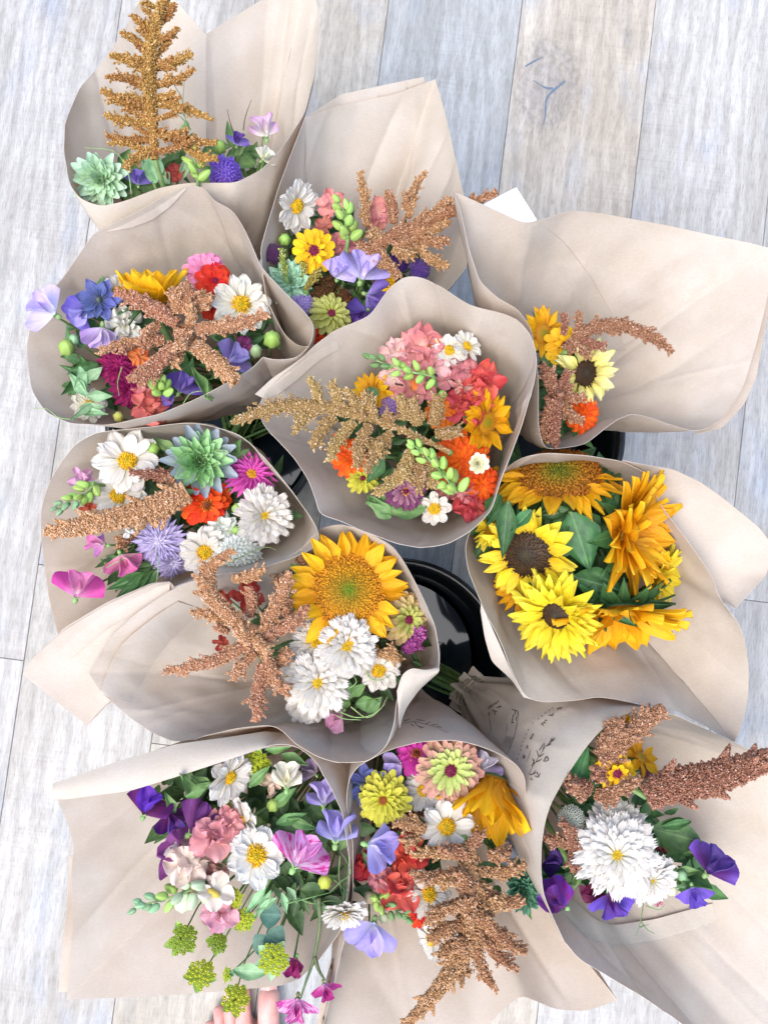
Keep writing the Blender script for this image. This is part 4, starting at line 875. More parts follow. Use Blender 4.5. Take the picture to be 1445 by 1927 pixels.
bud('B1', 415, 278, 16, 'pointed green bud beside the small round purple sweet pea', LEAF_L, spin=60, el=1.5, group='round green buds')
leaves('B1', [(290, 345, 292, 278, 22), (300, 340, 262, 285, 14), (320, 345, 300, 320, 14), (345, 335, 350, 300, 10), (395, 330, 425, 285, 9)], 'blue-green leaf standing beside the folded purple sweet pea', LEAF_B)
snap('B1', 330, 325, 17, 'small brick red snapdragon bloom behind a green leaf', ('a8483c', 'a04438', '8c3a34'), spin=90)
tendrils('B1', [[(360, 245), (350, 225), (345, 190), (348, 148)], [(350, 222), (335, 200), (312, 175)], [(348, 205), (340, 180), (325, 155)], [(352, 232), (340, 220), (322, 210)]], 'forked blue-green tendril above the bud spike', LEAF_B)
tendrils('B1', [[(248, 365), (240, 320), (215, 285), (160, 278)]], 'single arching pale tendril over the mint rosette', CALYX)
tendrils('B1', [[(440, 250), (432, 225), (428, 205)], [(458, 245), (462, 220), (473, 188)]], 'two thin dark tendrils behind the round purple sweet pea', leaf_mat('4b3a30', '6b5544'))
greenery('B1', [(230, 340), (300, 330), (360, 320), (430, 300), (480, 300)], 'leaves packed below the golden spire', 70, LEAF_M, 22)

# ---- the tall wrap behind the card
amaranth('B2', [[(700, 470, 13), (745, 440, 17), (800, 425, 16), (845, 400, 14), (935, 362, 8)], sp(690, 425, 677, 323, 11, .03), sp(740, 420, 727, 358, 13), sp(768, 410, 802, 322, 11, -.1), sp(780, 420, 850, 372, 14), sp(760, 440, 846, 416, 14), sp(780, 450, 846, 450, 12), sp(780, 460, 845, 502, 13), sp(740, 465, 800, 432, 13),
     sp(715, 470, 756, 520, 12), sp(740, 470, 780, 480, 13), sp(720, 450, 690, 440, 12), sp(700, 480, 670, 455, 11), sp(700, 490, 735, 500, 10), sp(760, 395, 765, 365, 10)], 'bronze amaranth fanning out across the tall paper wrap', 'bronze', .02)
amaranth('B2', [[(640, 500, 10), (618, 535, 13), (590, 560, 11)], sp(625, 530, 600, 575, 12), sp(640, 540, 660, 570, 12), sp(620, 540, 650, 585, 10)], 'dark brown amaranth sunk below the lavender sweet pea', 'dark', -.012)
cosmos('B2', 557, 388, 50, 'white cosmos alone at the side of the tall wrap, yellow disc dotted black', tilt=42, az=-20, dz=.012, n=10, double=0)
snap('B2', 622, 385, 27, 'salmon pink snapdragon bloom behind a green tip', SALM, spin=100, layers=2)
snap('B2', 706, 400, 30, 'salmon pink snapdragon bloom against the bronze amaranth', SALM, spin=20, layers=2, az=0)
snap('B2', 645, 462, 25, 'dusty pink snapdragon bloom touching the yellow plum-eyed zinnia', DUSTY, spin=-80, layers=2)
snap('B2', 610, 428, 20, 'small rust pink snapdragon bloom under a white cosmos', ('c07a68', 'b56a5c', 'a85a50'), spin=-70)
bud_spike('B2', [(655, 448), (650, 420), (648, 398), (630, 382)], 'green snapdragon tip between two salmon blooms', [LEAF_L, LEAF_L], 15, 10, 13, .028)
zinnia('B2', 590, 471, 40, 'yellow zinnia with plum eye and yellow stamens in the tall wrap', YELZ, n=15, layers=2, dsc=.36, w=.2, dz=.014, tilt=5)
bud('B2', 536, 452, 17, 'round green bud left of the yellow plum-eyed zinnia')
amaranth('B2', [[(538, 520, 4), (534, 490, 8), (530, 468, 4)]], 'small green grass head under the round green bud', 'green', .01, 'grass_head', 'grass', 'green grass heads', .0009)
amaranth('B2', [[(575, 545, 4), (590, 522, 9), (605, 505, 4)], [(570, 520, 4), (572, 505, 7), (568, 492, 4)]], 'green grass head beside the mint rosette', 'olive', .008, 'grass_head', 'grass', 'green grass heads', .0009)
rosette('B2', 546, 530, 42, 'mint rosette bloom between two wraps, below the round bud', ('9cd0a4', 'acd8b4', 'bce0c4'), az=200, tilt=20, point=.6)
sweet_pea('B2', 640, 510, 38, 'pale lavender sweet pea wing under the yellow zinnia', LAVP, LAVP, spin=60, tilt=35, az=160, dz=.012)
sweet_pea('B2', 684, 505, 54, 'large ruffled lavender sweet pea in the tall wrap', LAV, LAVP, spin=75, tilt=35, az=60, dz=.016)
sweet_pea('B2', 705, 560, 42, 'violet sweet pea below the large lavender one', ('b0a0de', '8f78cc', '7f66c0'), VIO, spin=-20, tilt=30, az=-40)
sweet_pea('B2', 677, 590, 34, 'dark violet sweet pea low against the wrap edge', ('6a58a8', '5a4698', '4c3a88'), DVIO, spin=200, tilt=30, az=-90)
zinnia('B2', 622, 593, 42, 'lime green zinnia with a plum eye low in the tall wrap', LIME, n=16, layers=4, dsc=.22, w=.16, az=60, tilt=25, ring=False)
scabiosa('B2', 570, 575, 26, 'pale lilac scabiosa beside the lime zinnia', ('a894d4', 'b8a4de', 'c4b2e6'))
scabiosa('B2', 790, 507, 24, 'round violet scabiosa under the bronze amaranth', ('5a3a94', '6c48a4', '7c58b4'), outer=False)
scabiosa('B2', 752, 492, 22, 'violet scabiosa half covered by bronze amaranth', ('5a3a94', '6844a0', '7c58b4'), dz=-.012)
zinnia('B2', 728, 532, 16, 'scrap of yellow zinnia beside the violet sweet pea', YELZ, layers=2, n=12, w=.22, ring=False)
zinnia('B2', 598, 632, 15, 'orange red zinnia peeping out below the lime zinnia', ORED, layers=2, n=12, w=.22, ring=False)
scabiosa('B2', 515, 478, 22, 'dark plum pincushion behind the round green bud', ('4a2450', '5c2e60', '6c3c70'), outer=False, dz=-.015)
greenery('B2', [(540, 480), (600, 540), (660, 560), (700, 500), (760, 480), (620, 430)], 'leaves packed under the tall wrap flowers', 110, LEAF_D, 34)

# ---- the wrap with the apricot star
amaranth('B3', [[(350, 655, 20), (346, 635, 22), (345, 615, 18)], [.008] + sp(335, 610, 216, 548, 19, .04), [.008] + sp(335, 590, 325, 542, 18), [.008] + sp(350, 590, 352, 528, 16), [.004] + sp(360, 590, 402, 560, 17, -.1), [.012] + sp(370, 620, 506, 590, 18, .05, .3), [.012] + sp(365, 650, 444, 720, 22, -.05, .5), [.014] + sp(330, 650, 240, 716, 21, -.08, .35),
     sp(345, 640, 330, 690, 18), sp(310, 640, 262, 652, 15), sp(300, 610, 270, 640, 15), sp(350, 560, 380, 555, 16), [.02] + sp(350, 640, 335, 660, 14), [.012] + sp(360, 610, 355, 570, 15), sp(260, 640, 185, 668, 10), sp(250, 650, 225, 665, 9), [.006] + sp(320, 600, 285, 575, 17)], 'apricot amaranth plume spread like a star over mixed flowers', 'apricot', .022)
sunflower('B3', 292, 568, 92, 'golden sunflower seen from its green back behind the apricot star', SF_GOLD, az=95, tilt=84, bracts=12, n=8, disc=.3, nd=80, w=.5, dz=.006, layers=2, elev=.85)
zinnia('B3', 388, 510, 40, 'pink zinnia behind the bright red zinnia', PINKZ, n=16, layers=3, dsc=.25, tilt=25, az=80, w=.2)
zinnia('B3', 405, 530, 36, 'bright red zinnia next to the pink zinnia', RED, n=10, layers=3, w=.3, tilt=20, az=60, dz=.006, ring=True)
zinnia('B3', 398, 580, 22, 'small red zinnia behind the cream-white cosmos', RED, n=10, layers=2, w=.26, tilt=20, dz=-.004)
cosmos('B3', 453, 573, 58, 'creamy white cosmos with broad petals beside the red zinnia', tilt=15, az=30, col=('e0d6a8', 'efe8d2', 'f1ecdf'), n=11, disc=.3, dz=.004)
sweet_pea('B3', 85, 582, 52, 'pale lilac sweet pea hanging out over the paper edge', ('efe8f4', 'ded0f0', 'd2c0ea'), ('efe8f4', 'd8c8ee', 'c4b0e6'), spin=150, tilt=40, az=120, dz=.02)
sweet_pea('B3', 148, 588, 38, 'violet blue sweet pea between nigella and a lilac one', ('8a78cc', '8470c8', '7660c0'), LAV, spin=200, tilt=35, az=-60, dz=.008)
nigella('B3', 188, 566, 48, 'blue nigella in the apricot star wrap', tilt=20, az=120, dz=.006)
cosmos('B3', 222, 548, 34, 'small white cosmos half hidden behind the nigella', tilt=25, az=90, n=9, dz=-.006)
sweet_pea('B3', 190, 632, 44, 'lilac pink sweet pea facing sideways under the nigella', LILAC, ('e4d4e8', 'd4bcdf', 'c8a6d6'), spin=-100, tilt=50, az=-70, dz=.012)
snap('B3', 236, 612, 36, 'white stock bloom between lilac sweet pea and amaranth', ('d4d4b8', 'e2dfd0', 'e8e5da'), layers=3, name='stock_bloom', group='white stock blooms')
bud('B3', 126, 655, 22, 'large green seed pod at the side of the apricot star wrap', LEAF_L, spin=200, el=1.3)
bud('B3', 140, 640, 15, 'small green seed pod above the large one', LEAF_B, spin=170, el=1.3)
leaves('B3', [(170, 700, 140, 730, 14), (165, 745, 130, 700, 13), (165, 745, 215, 745, 12), (150, 770, 200, 765, 12), (150, 775, 205, 780, 10), (165, 715, 195, 690, 12), (150, 690, 165, 740, 10), (175, 760, 130, 792, 7)], 'sprig of narrow grey-green leaves at the near edge of the apricot star wrap', LEAF_B, dz=.008)
zinnia('B3', 222, 690, 42, 'magenta dahlia with pointed petals beside the apricot star', MAGD, n=15, layers=5, w=.17, point=True, ring=False, dsc=.16, tilt=20, az=120, name='dahlia', group='magenta dahlias')
zinnia('B3', 243, 735, 40, 'darker magenta dahlia low by the wrap edge', ('8c1450', '961858', '7c1048'), n=15, layers=5, w=.17, point=True, ring=False, dsc=.16, tilt=25, az=-60, name='dahlia', group='magenta dahlias')
snap('B3', 264, 720, 24, 'salmon snapdragon bloom between magenta dahlia and green tip', ('e09a90', 'd88480', 'd07474'), layers=2)
snap('B3', 284, 768, 36, 'coral pink snapdragon bloom at the front rim', ('dc8a7c', 'd47468', 'cc645e'), layers=2, ruff=.2)
snap('B3', 262, 672, 18, 'small orange snapdragon bloom behind the amaranth arm', APR)
bud_spike('B3', [(305, 740), (300, 725), (296, 708)], 'green snapdragon tip near the coral bloom', [LEAF_L, LEAF_L], 14, 9, 12, .016)
sweet_pea('B3', 345, 725, 38, 'violet sweet pea standing below the apricot star', ('9a84cc', '8468c0', '7658b6'), VIO, spin=60, tilt=35, az=60)
sweet_pea('B3', 318, 748, 26, 'small violet sweet pea at the front rim', ('8e76c8', '7c62bc', '6c52b0'), VIO, spin=180, tilt=35, az=-90)
sweet_pea('B3', 440, 672, 42, 'lavender sweet pea right of the apricot star', ('8a72bc', '9480c6', 'a692d2'), LAV, spin=40, tilt=30, az=30)
bud('B3', 512, 640, 24, 'fat green pod at the corner under the cream-white cosmos', LEAF_L, spin=60, el=1.2)
bud('B3', 482, 662, 17, 'pointed pale green pod beside the fat one', leaf_mat('8ba870', 'b0b890'), spin=100, el=1.5)
snap('B3', 460, 650, 18, 'plum snapdragon bloom between the green pods', ('6a2c58', '7a2e62', '6c2454'))
bud('B3', 224, 785, 15, 'yellow-green bud at the front rim of the star wrap', leaf_mat('a8ae48', 'c4c46a'), spin=20)
cosmos('B3', 168, 762, 34, 'cream cosmos almost hidden under grey-green leaves', col=('e0d6a8', 'e8e2c8', 'ece6d6'), dz=-.01)
leaves('B3', [(390, 750, 360, 690, 11), (400, 755, 385, 705, 10), (270, 560, 300, 590, 12), (300, 560, 305, 588, 16), (255, 530, 280, 580, 8)], 'green leaves around the sunflower back and violet sweet pea', LEAF_M)
tendrils('B3', [[(140, 790), (110, 785), (90, 770), (60, 768)], [(230, 690), (222, 720), (225, 745)], [(345, 760), (360, 740), (385, 735)]], 'thin tendril reaching over the paper below the grey-green leaves', CALYX)
greenery('B3', [(150, 690), (220, 720), (330, 720), (440, 680), (470, 620), (250, 600), (180, 600)], 'leaves packed under the apricot star flowers', 150, LEAF_D, 34)

# ---- the wide-flapped wrap
amaranth('B5', [[(1065, 660, 14), (1095, 628, 15), (1140, 610, 16), (1190, 618, 16), (1235, 640, 12), (1266, 663, 5)], sp(1080, 640, 1088, 584, 9), sp(1060, 630, 1058, 590, 9), sp(1095, 640, 1140, 650, 11), sp(1085, 655, 1110, 665, 10)], 'long russet amaranth tail lying across the empty paper', 'russet', .022)
amaranth('B5', [[(1045, 800, 12), (1043, 770, 17), (1040, 750, 20)], [.01] + sp(1040, 740, 1020, 686, 16), [.006] + sp(1045, 735, 1070, 696, 13), [.004] + sp(1055, 745, 1100, 745, 13), [.004] + sp(1055, 760, 1098, 795, 13), [.006] + sp(1045, 770, 1045, 838, 15, .03, .5), sp(1035, 770, 1022, 830, 14), sp(1050, 720, 1075, 735, 12), [.016, (1045, 765, 14), (1042, 755, 20), (1040, 745, 14)]], 'upright russet amaranth cluster hugging the paper beside the pale sunflower', 'russet', .02)
sunflower('B5', 1022, 628, 52, 'golden sunflower half hidden by the neighbouring wrap', SF_GOLD, az=10, tilt=35, disc=.4, n=15, w=.26, nd=200, bracts=6)
zinnia('B5', 1062, 650, 38, 'yellow zinnia with plum eye above the pale sunflower', ('e09a10', 'f0b41c', 'f2be28'), n=13, layers=2, dsc=.28, w=.22, az=20, tilt=12, dz=.008)
sunflower('B5', 1100, 702, 72, 'pale lemon sunflower with dark chocolate eye', SF_PALE, D_DARK, az=-5, tilt=42, disc=.42, n=15, w=.26, nd=420, bracts=6, spin=40, dz=.006)
zinnia('B5', 1095, 782, 32, 'orange marigold at the bottom of the half empty wrap', ORNG, n=16, layers=5, w=.2, az=-20, tilt=25, ring=False, name='marigold', group='orange marigolds')
leaves('B5', [(1055, 800, 1068, 768, 11), (1040, 670, 1050, 705, 12), (1020, 660, 1035, 690, 12), (1050, 680, 1065, 720, 9)], 'dark leaf in front of the russet amaranth cluster', LEAF_D)
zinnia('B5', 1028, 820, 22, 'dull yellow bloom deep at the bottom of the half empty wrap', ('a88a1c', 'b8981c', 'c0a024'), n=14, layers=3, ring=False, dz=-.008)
greenery('B5', [(1040, 680), (1050, 740), (1060, 790), (1080, 700)], 'leaves packed under the pale sunflower', 60, LEAF_D, 20)

# ---- the wrap with the green rosette
rosette('B6', 377, 868, 66, 'large green rosette bloom with violet outer petals', ('86b468', '96c47c', 'a8cf92'), tilt=8, az=60, outer=('8ea58c', '98aa9c', 'a2aab4'), point=.5, dz=.014)
cosmos('B6', 240, 868, 62, 'white cosmos beside the green rosette, near the paper rim', tilt=14, az=120, n=10, double=0, disc=.27, dz=.01)
cosmos('B6', 224, 932, 58, 'white cosmos half covered by the thick copper amaranth', tilt=18, az=160, n=11, disc=.26)
bud('B6', 287, 845, 22, 'shiny lime bud between cosmos and green rosette', LEAF_L, tilt=10)
bud('B6', 447, 958, 16, 'lime bud left of the shaggy white cosmos', LEAF_L)
bud('B6', 446, 1001, 16, 'lime bud under the other one near shaggy cosmos', LEAF_L)
snap('B6', 155, 902, 22, 'pale pink snapdragon bloom at the end of the copper amaranth wrap', ('e8c4d0', 'e0b0c8', 'd8a0c0'), layers=2)
snap('B6', 168, 958, 18, 'orange red snapdragon bloom under the white cosmos', ('e07a58', 'd86448', 'd05a40'))
bud_spike('B6', [(178, 912), (158, 930), (130, 945), (104, 960)], 'blue-green snapdragon tip leaning on the paper beside white cosmos', [LEAF_L, LEAF_L, LEAF_B], 14, 8, 15, .012)
amaranth('B6', [[(352, 925, 27), (315, 945, 31), (260, 965, 29), (190, 982, 26), (130, 995, 21), (84, 1002, 9)]], 'thick copper amaranth tail pointing out of the rosette wrap', 'apricot', .03)
amaranth('B6', [[(330, 895, 12), (290, 892, 11), (244, 887, 5)], sp(300, 890, 330, 905, 11)], 'short thin copper amaranth above the thick tail', 'russet', .02)
amaranth('B6', [[(250, 1005, 12), (232, 1018, 13), (225, 1030, 8)], sp(200, 1065, 235, 1050, 9)], 'bit of brown amaranth above the pink sweet peas', 'bronze', -.004)
zinnia('B6', 388, 945, 47, 'vivid orange zinnia with brown eye beneath the green rosette', ORED, ('6a2c10', '8a3c10', 'c8701c', 'e0a020'), n=17, layers=3, dsc=.36, w=.2, az=-70, tilt=22, dz=.006)
zinnia('B6', 472, 895, 52, 'hot magenta ragged aster behind the shaggy white cosmos', ('c83a9a', 'd04aa6', 'dc62b4'), ('c88a1c', 'd89a1c', 'e0a820', 'd8981c'), n=22, layers=5, w=.11, point=True, az=60, tilt=18, ring=False, dsc=.2, name='aster', group='ragged asters')
cosmos('B6', 496, 970, 60, 'shaggy double white cosmos near the pointed paper corner', tilt=16, az=0, double=3, disc=.18, dz=.008)
zinnia('B6', 300, 1020, 56, 'washed out lavender aster in the middle of the rosette wrap', ('e4deea', 'cfc4e0', 'b4a4d0'), n=20, layers=6, w=.11, point=True, ring=False, dsc=.1, az=200, tilt=20, name='aster', group='ragged asters')
zinnia('B6', 322, 1058, 40, 'second washed out lavender aster at the lower rim', ('e4deea', 'cfc4e0', 'b4a4d0'), n=20, layers=6, w=.11, point=True, ring=False, dsc=.1, az=-60, tilt=30, dz=-.006, name='aster', group='ragged asters')
cosmos('B6', 386, 1038, 50, 'flat white cosmos at the lower rim below the orange zinnia', tilt=16, az=-90, n=11, disc=.28)
scabiosa('B6', 450, 1045, 46, 'pale greenish white scabiosa below the shaggy cosmos', ('dfe4d4', 'e6e9dc', 'ecece4'), dome=.5, n=80, az=-90, tilt=30)
snap('B6', 420, 990, 26, 'pale green white stock bloom beside the lime buds', ('dce4cc', 'e4e9d8', 'eceee4'), layers=2, name='stock_bloom', group='white stock blooms')
sweet_pea('B6', 186, 1025, 36, 'closed lilac pink sweet pea under the copper tail', ('e9b4cf', 'd88cc2', 'c878c4'), PNK, spin=170, tilt=65, az=150, bw=.62)
sweet_pea('B6', 232, 1058, 40, 'cupped rose pink sweet pea between two others', ('eeb0bc', 'e687a8', 'e078a6'), ('eeb0bc', 'e280a8', 'd868a0'), spin=-70, tilt=40, az=-60, dz=.008)
sweet_pea('B6', 150, 1104, 52, 'open hot pink sweet pea lying on the brown paper', HOT, PNK, spin=75, tilt=25, az=100, dz=.004)
leaves('B6', [(280, 1080, 200, 1110, 16), (285, 1075, 215, 1130, 14), (290, 1060, 225, 1090, 14), (300, 1070, 250, 1120, 13), (300, 1060, 210, 1075, 9)], 'soft dark leaves behind the pink sweet peas', LEAF_D, dz=-.004)
leaves('B6', [(430, 870, 470, 845, 14), (440, 880, 480, 858, 12), (405, 905, 440, 925, 14), (330, 850, 290, 825, 12), (340, 905, 335, 932, 12), (440, 850, 455, 825, 12)], 'pointed green leaves circling the green rosette', LEAF_M)
snap('B6', 242, 1002, 12, 'tiny white petal lying on the copper tail', WHT, n=3, dz=.03, stem=False)
tendrils('B6', [[(430, 1060), (460, 1045), (500, 1030), (520, 1035)], [(295, 1100), (298, 1060), (290, 1030)], [(190, 1075), (215, 1060), (260, 1040)]], 'thin green strands over the pale white scabiosa', CALYX)
greenery('B6', [(300, 870), (420, 930), (300, 1000), (420, 1030), (500, 940), (250, 1050), (370, 980)], 'leaves packed under the green rosette flowers', 140, LEAF_D, 34)

# ---- the coral snapdragon wrap
amaranth('B4', [[(845, 850, 5), (790, 825, 6), (735, 800, 8), (680, 782, 12), (620, 768, 16), (550, 762, 17), (490, 775, 14), (436, 796, 6)], [.004] + sp(605, 770, 580, 712, 12), [.004] + sp(640, 775, 622, 716, 12), [.006] + sp(675, 785, 650, 730, 14), [.006] + sp(705, 790, 682, 738, 13), [.002] + sp(600, 770, 552, 818, 11), sp(630, 785, 588, 845, 14), sp(665, 795, 620, 868, 15), [.004] + sp(695, 800, 672, 880, 16), sp(590, 765, 555, 790, 10), sp(735, 815, 690, 890, 15),
     sp(775, 845, 704, 930, 15, -.12), [.002] + sp(760, 790, 752, 742, 17), sp(785, 800, 770, 750, 16), sp(815, 800, 822, 742, 18), sp(820, 815, 868, 808, 16), sp(800, 850, 790, 925, 18), sp(775, 860, 760, 900, 16), sp(820, 860, 815, 920, 15), sp(720, 790, 740, 780, 15), sp(700, 830, 720, 850, 15), sp(650, 770, 690, 780, 14)], 'golden pink amaranth branch reaching far out over the wrap edge', 'goldpink', .03)
snap('B4', 747, 665, 34, 'pale pink snapdragon bloom at the top of the coral wrap', PALEP, layers=2, spin=110)
snap('B4', 790, 655, 44, 'large salmon snapdragon bloom at the top of the coral wrap', SALM, layers=2, spin=80, ruff=.2)
snap('B4', 815, 688, 32, 'folded light pink snapdragon bloom below the large salmon one', ('f2d0c8', 'eeb8b4', 'e6a0a4'), layers=2, spin=-40)
snap('B4', 775, 730, 42, 'salmon snapdragon bloom with an orange lip', SALM, APR, layers=2, spin=200, ruff=.2)
snap('B4', 738, 708, 24, 'closed pale pink snapdragon bloom on a green stalk', PALEP, spin=180)
snap('B4', 812, 650, 18, 'small apricot snapdragon bloom near a cream cosmos', APR)
bud_spike('B4', [(815, 708), (775, 700), (735, 688), (690, 672)], 'green snapdragon stalk with buds laid across pink blooms', [LEAF_L, LEAF_L, LEAF_M], 13, 9, 16, .022)
cosmos('B4', 845, 660, 36, 'cream cosmos beside the salmon snapdragon', col=CREAMW, n=9, tilt=25, az=60)
cosmos('B4', 878, 652, 34, 'cream cosmos tilted away at the top rim of the coral wrap', col=CREAMW, n=8, tilt=50, az=40)
snap('B4', 873, 695, 28, 'dusty pink snapdragon bloom under the tilted cream cosmos', DUSTY, layers=2)
snap('B4', 840, 718, 20, 'small dusty pink snapdragon bud beside a green one', DUSTY)
snap('B4', 870, 728, 18, 'beige pink snapdragon bud above coral ruffles', ('d8b09c', 'cc9c8a', 'bc8878'))
snap('B4', 905, 718, 40, 'coral ruffled stock bloom at the right of the snapdragons', CORAL, layers=3, ruff=.22, name='stock_bloom', group='coral stock blooms')
snap('B4', 878, 765, 44, 'darker coral ruffled stock bloom above orange marigold', ('d05a50', 'd0544c', 'c4484a'), layers=3, ruff=.22, name='stock_bloom', group='coral stock blooms')
zinnia('B4', 830, 777, 30, 'tangerine marigold tucked under the snapdragons', ('f07a1c', 'f08424', 'ee7a20'), n=14, layers=4, ring=False, w=.22, name='marigold', group='orange marigolds', dsc=.12)
sunflower('B4', 915, 795, 62, 'deep yellow sunflower leaning against the paper of the coral wrap', SF_DEEP, az=-10, tilt=45, disc=.42, n=11, w=.36, nd=250, bracts=5, dz=-.002)
sunflower('B4', 700, 742, 50, 'yellow sunflower half under the golden pink branch', SF_GOLD, az=140, tilt=45, disc=.4, n=13, w=.3, nd=160, bracts=5, dz=-.006)
bud('B4', 832, 744, 14, 'round lime bud beside dusty pink snapdragon', LEAF_L)
scabiosa('B4', 735, 764, 26, 'small lilac scabiosa behind the golden pink branch', ('b088c4', 'bc94cc', 'c8a4d4'))
zinnia('B4', 868, 868, 52, 'large orange marigold of packed petals in the coral wrap', ORNG, n=18, layers=6, ring=False, w=.15, name='marigold', group='orange marigolds', dsc=.1, tilt=10)
zinnia('B4', 660, 862, 34, 'orange marigold mostly under the golden pink branch', ORNG, n=16, layers=5, ring=False, w=.16, name='marigold', group='orange marigolds', dsc=.1, dz=-.004)
zinnia('B4', 903, 912, 38, 'orange marigold low against the paper', ORNG, n=16, layers=5, ring=False, w=.16, name='marigold', group='orange marigolds', dsc=.1, az=-30, tilt=25)
zinnia('B4', 640, 832, 18, 'scrap of dark orange marigold at the paper side', ORNG, n=12, layers=3, ring=False, name='marigold', group='orange marigolds')
zinnia('B4', 898, 872, 26, 'closed cream bloom on top of the large orange marigold', ('dcd690', 'e8e2b0', 'efe9c8'), n=9, layers=3, w=.28, ring=False, dz=.022, elev0=.9, dsc=.1, name='cream_bloom', group='cream blooms')
bud_spike('B4', [(858, 925), (835, 895), (805, 862), (772, 832)], 'plump green snapdragon tip below the golden pink branch', [LEAF_L, LEAF_L, LEAF_L], 17, 9, 20, .03)
bud('B4', 848, 922, 16, 'round beige green bud at the foot of the plump green tip', leaf_mat('a8a070', 'c0b088'), dz=.02)
zinnia('B4', 762, 925, 40, 'mauve zinnia with layered petals above the big green leaf', MAUVE, n=17, layers=6, dsc=.16, w=.15, dz=.006, inner=('8a4866', '9a5878', 'b08090'))
snap('B4', 872, 920, 30, 'dusty rose snapdragon bloom beside the low orange marigold', DUSTY, layers=2)
snap('B4', 882, 950, 30, 'coral rose stock bloom at the bottom of the coral wrap', ('c8504c', 'c04848', 'b43e42'), layers=2, ruff=.2, name='stock_bloom', group='coral stock blooms')
snap('B4', 835, 925, 18, 'brownish pink snapdragon bud near the small white cosmos', ('b07a6c', 'a86c60', '985c54'))
cosmos('B4', 817, 957, 32, 'small white cosmos at the bottom of the coral wrap', n=8, tilt=12, az=-90, disc=.36)
leaves('B4', [(800, 955, 688, 945, 34), (735, 975, 690, 930, 18)], 'big broad green leaf lying on the white paper', LEAF_M, dz=.004, ruf=.08, lobes=3)
leaves('B4', [(720, 860, 690, 910, 18), (740, 880, 720, 930, 16), (690, 730, 715, 760, 14), (860, 830, 880, 820, 10), (830, 940, 800, 935, 12)], 'dark leaves under the mauve zinnia', LEAF_D)
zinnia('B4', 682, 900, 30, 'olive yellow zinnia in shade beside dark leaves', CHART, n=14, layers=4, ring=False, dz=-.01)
greenery('B4', [(740, 760), (800, 800), (850, 800), (760, 880), (850, 900), (700, 830), (800, 720)], 'leaves packed under the coral wrap flowers', 140, LEAF_D, 36)

# ---- the sunflower wrap
sunflower('B7', 1052, 893, 128, 'huge golden sunflower with green-centred disc, tipped back against the rim', ('de980e', 'efac12', 'f4b81a'), ('5f7420', '8a7a1c', 'a8701a', '9c5a10'), az=92, tilt=52, disc=.6, n=18, w=.2, nd=1300, bracts=16, dz=-.012, dome=.14, skip=lambda th: math.cos(th) > .1)
sunflower('B7', 992, 1042, 98, 'lemon yellow sunflower with dark eye under a folded leaf', SF_YEL, D_DARK, az=230, tilt=28, disc=.52, n=15, w=.24, nd=620, bracts=10, dz=.006)
sunflower('B7', 1178, 1000, 128, 'golden sunflower seen edge-on with overlapping petals', ('de980e', 'eeac12', 'f3b81c'), az=-6, tilt=66, disc=.3, n=17, w=.34, nd=120, bracts=8, dz=.014, layers=3, elev=.4, spin=90, pb=-.2)
sunflower('B7', 1046, 1158, 94, 'bright lemon sunflower with small dark eye, lowest in the wrap', ('e8cc20', 'f2dc30', 'f4e448'), D_DARK, az=225, tilt=34, disc=.34, n=19, w=.24, nd=420, bracts=10, dz=.014, layers=3, elev=.05)
sunflower('B7', 1165, 1152, 128, 'golden sunflower facing away with curling green bracts', ('e29a0e', 'f0b014', 'f3b81c'), az=-84, tilt=76, disc=.36, n=18, w=.3, nd=60, bracts=16, dz=.004, elev=.3, stem=False)
sunflower('B7', 1240, 1085, 70, 'yellow sunflower mostly hidden behind the edge-on golden one', SF_YEL, az=-20, tilt=74, disc=.36, n=15, w=.3, nd=100, bracts=6, dz=-.012, elev=.3)
sunflower('B7', 926, 992, 50, 'lemon sunflower squeezed against the paper at the side', SF_YEL, az=150, tilt=60, disc=.4, n=15, w=.26, nd=120, bracts=6, dz=-.008)
sunflower('B7', 985, 1110, 60, 'amber petalled sunflower underneath two lemon ones', SF_DEEP, az=230, tilt=30, disc=.4, n=14, w=.26, nd=120, bracts=5, dz=-.02)
leaves('B7', [(1075, 965, 1110, 1075, 44)], 'broad smooth sunflower leaf between dark eye and golden flower', LEAF_S, dz=.022, bend=.25)
leaves('B7', [(955, 945, 945, 1052, 22), (1000, 960, 960, 1000, 14)], 'long pointed leaf folded over the dark sunflower eye', LEAF_S, dz=.03, bend=.5)
leaves('B7', [(1080, 1085, 1180, 1115, 32), (1150, 1140, 1272, 1136, 20), (1120, 1100, 1100, 1150, 14), (1140, 1130, 1200, 1180, 22), (1110, 1120, 1140, 1190, 18), (1140, 950, 1165, 925, 18), (1070, 960, 1000, 975, 16), (1060, 970, 1040, 1000, 16), (1100, 965, 1130, 1010, 20), (940, 930, 915, 990, 20)], 'cluster of curling sunflower leaves in the middle of the wrap', LEAF_S, dz=.016, bend=.6, ruf=.1)
greenery('B7', [(1000, 970), (1080, 1040), (1120, 1100), (1150, 960), (950, 960)], 'dark leaves packed among the sunflowers', 80, LEAF_S, 34, .05, (.025, .05))

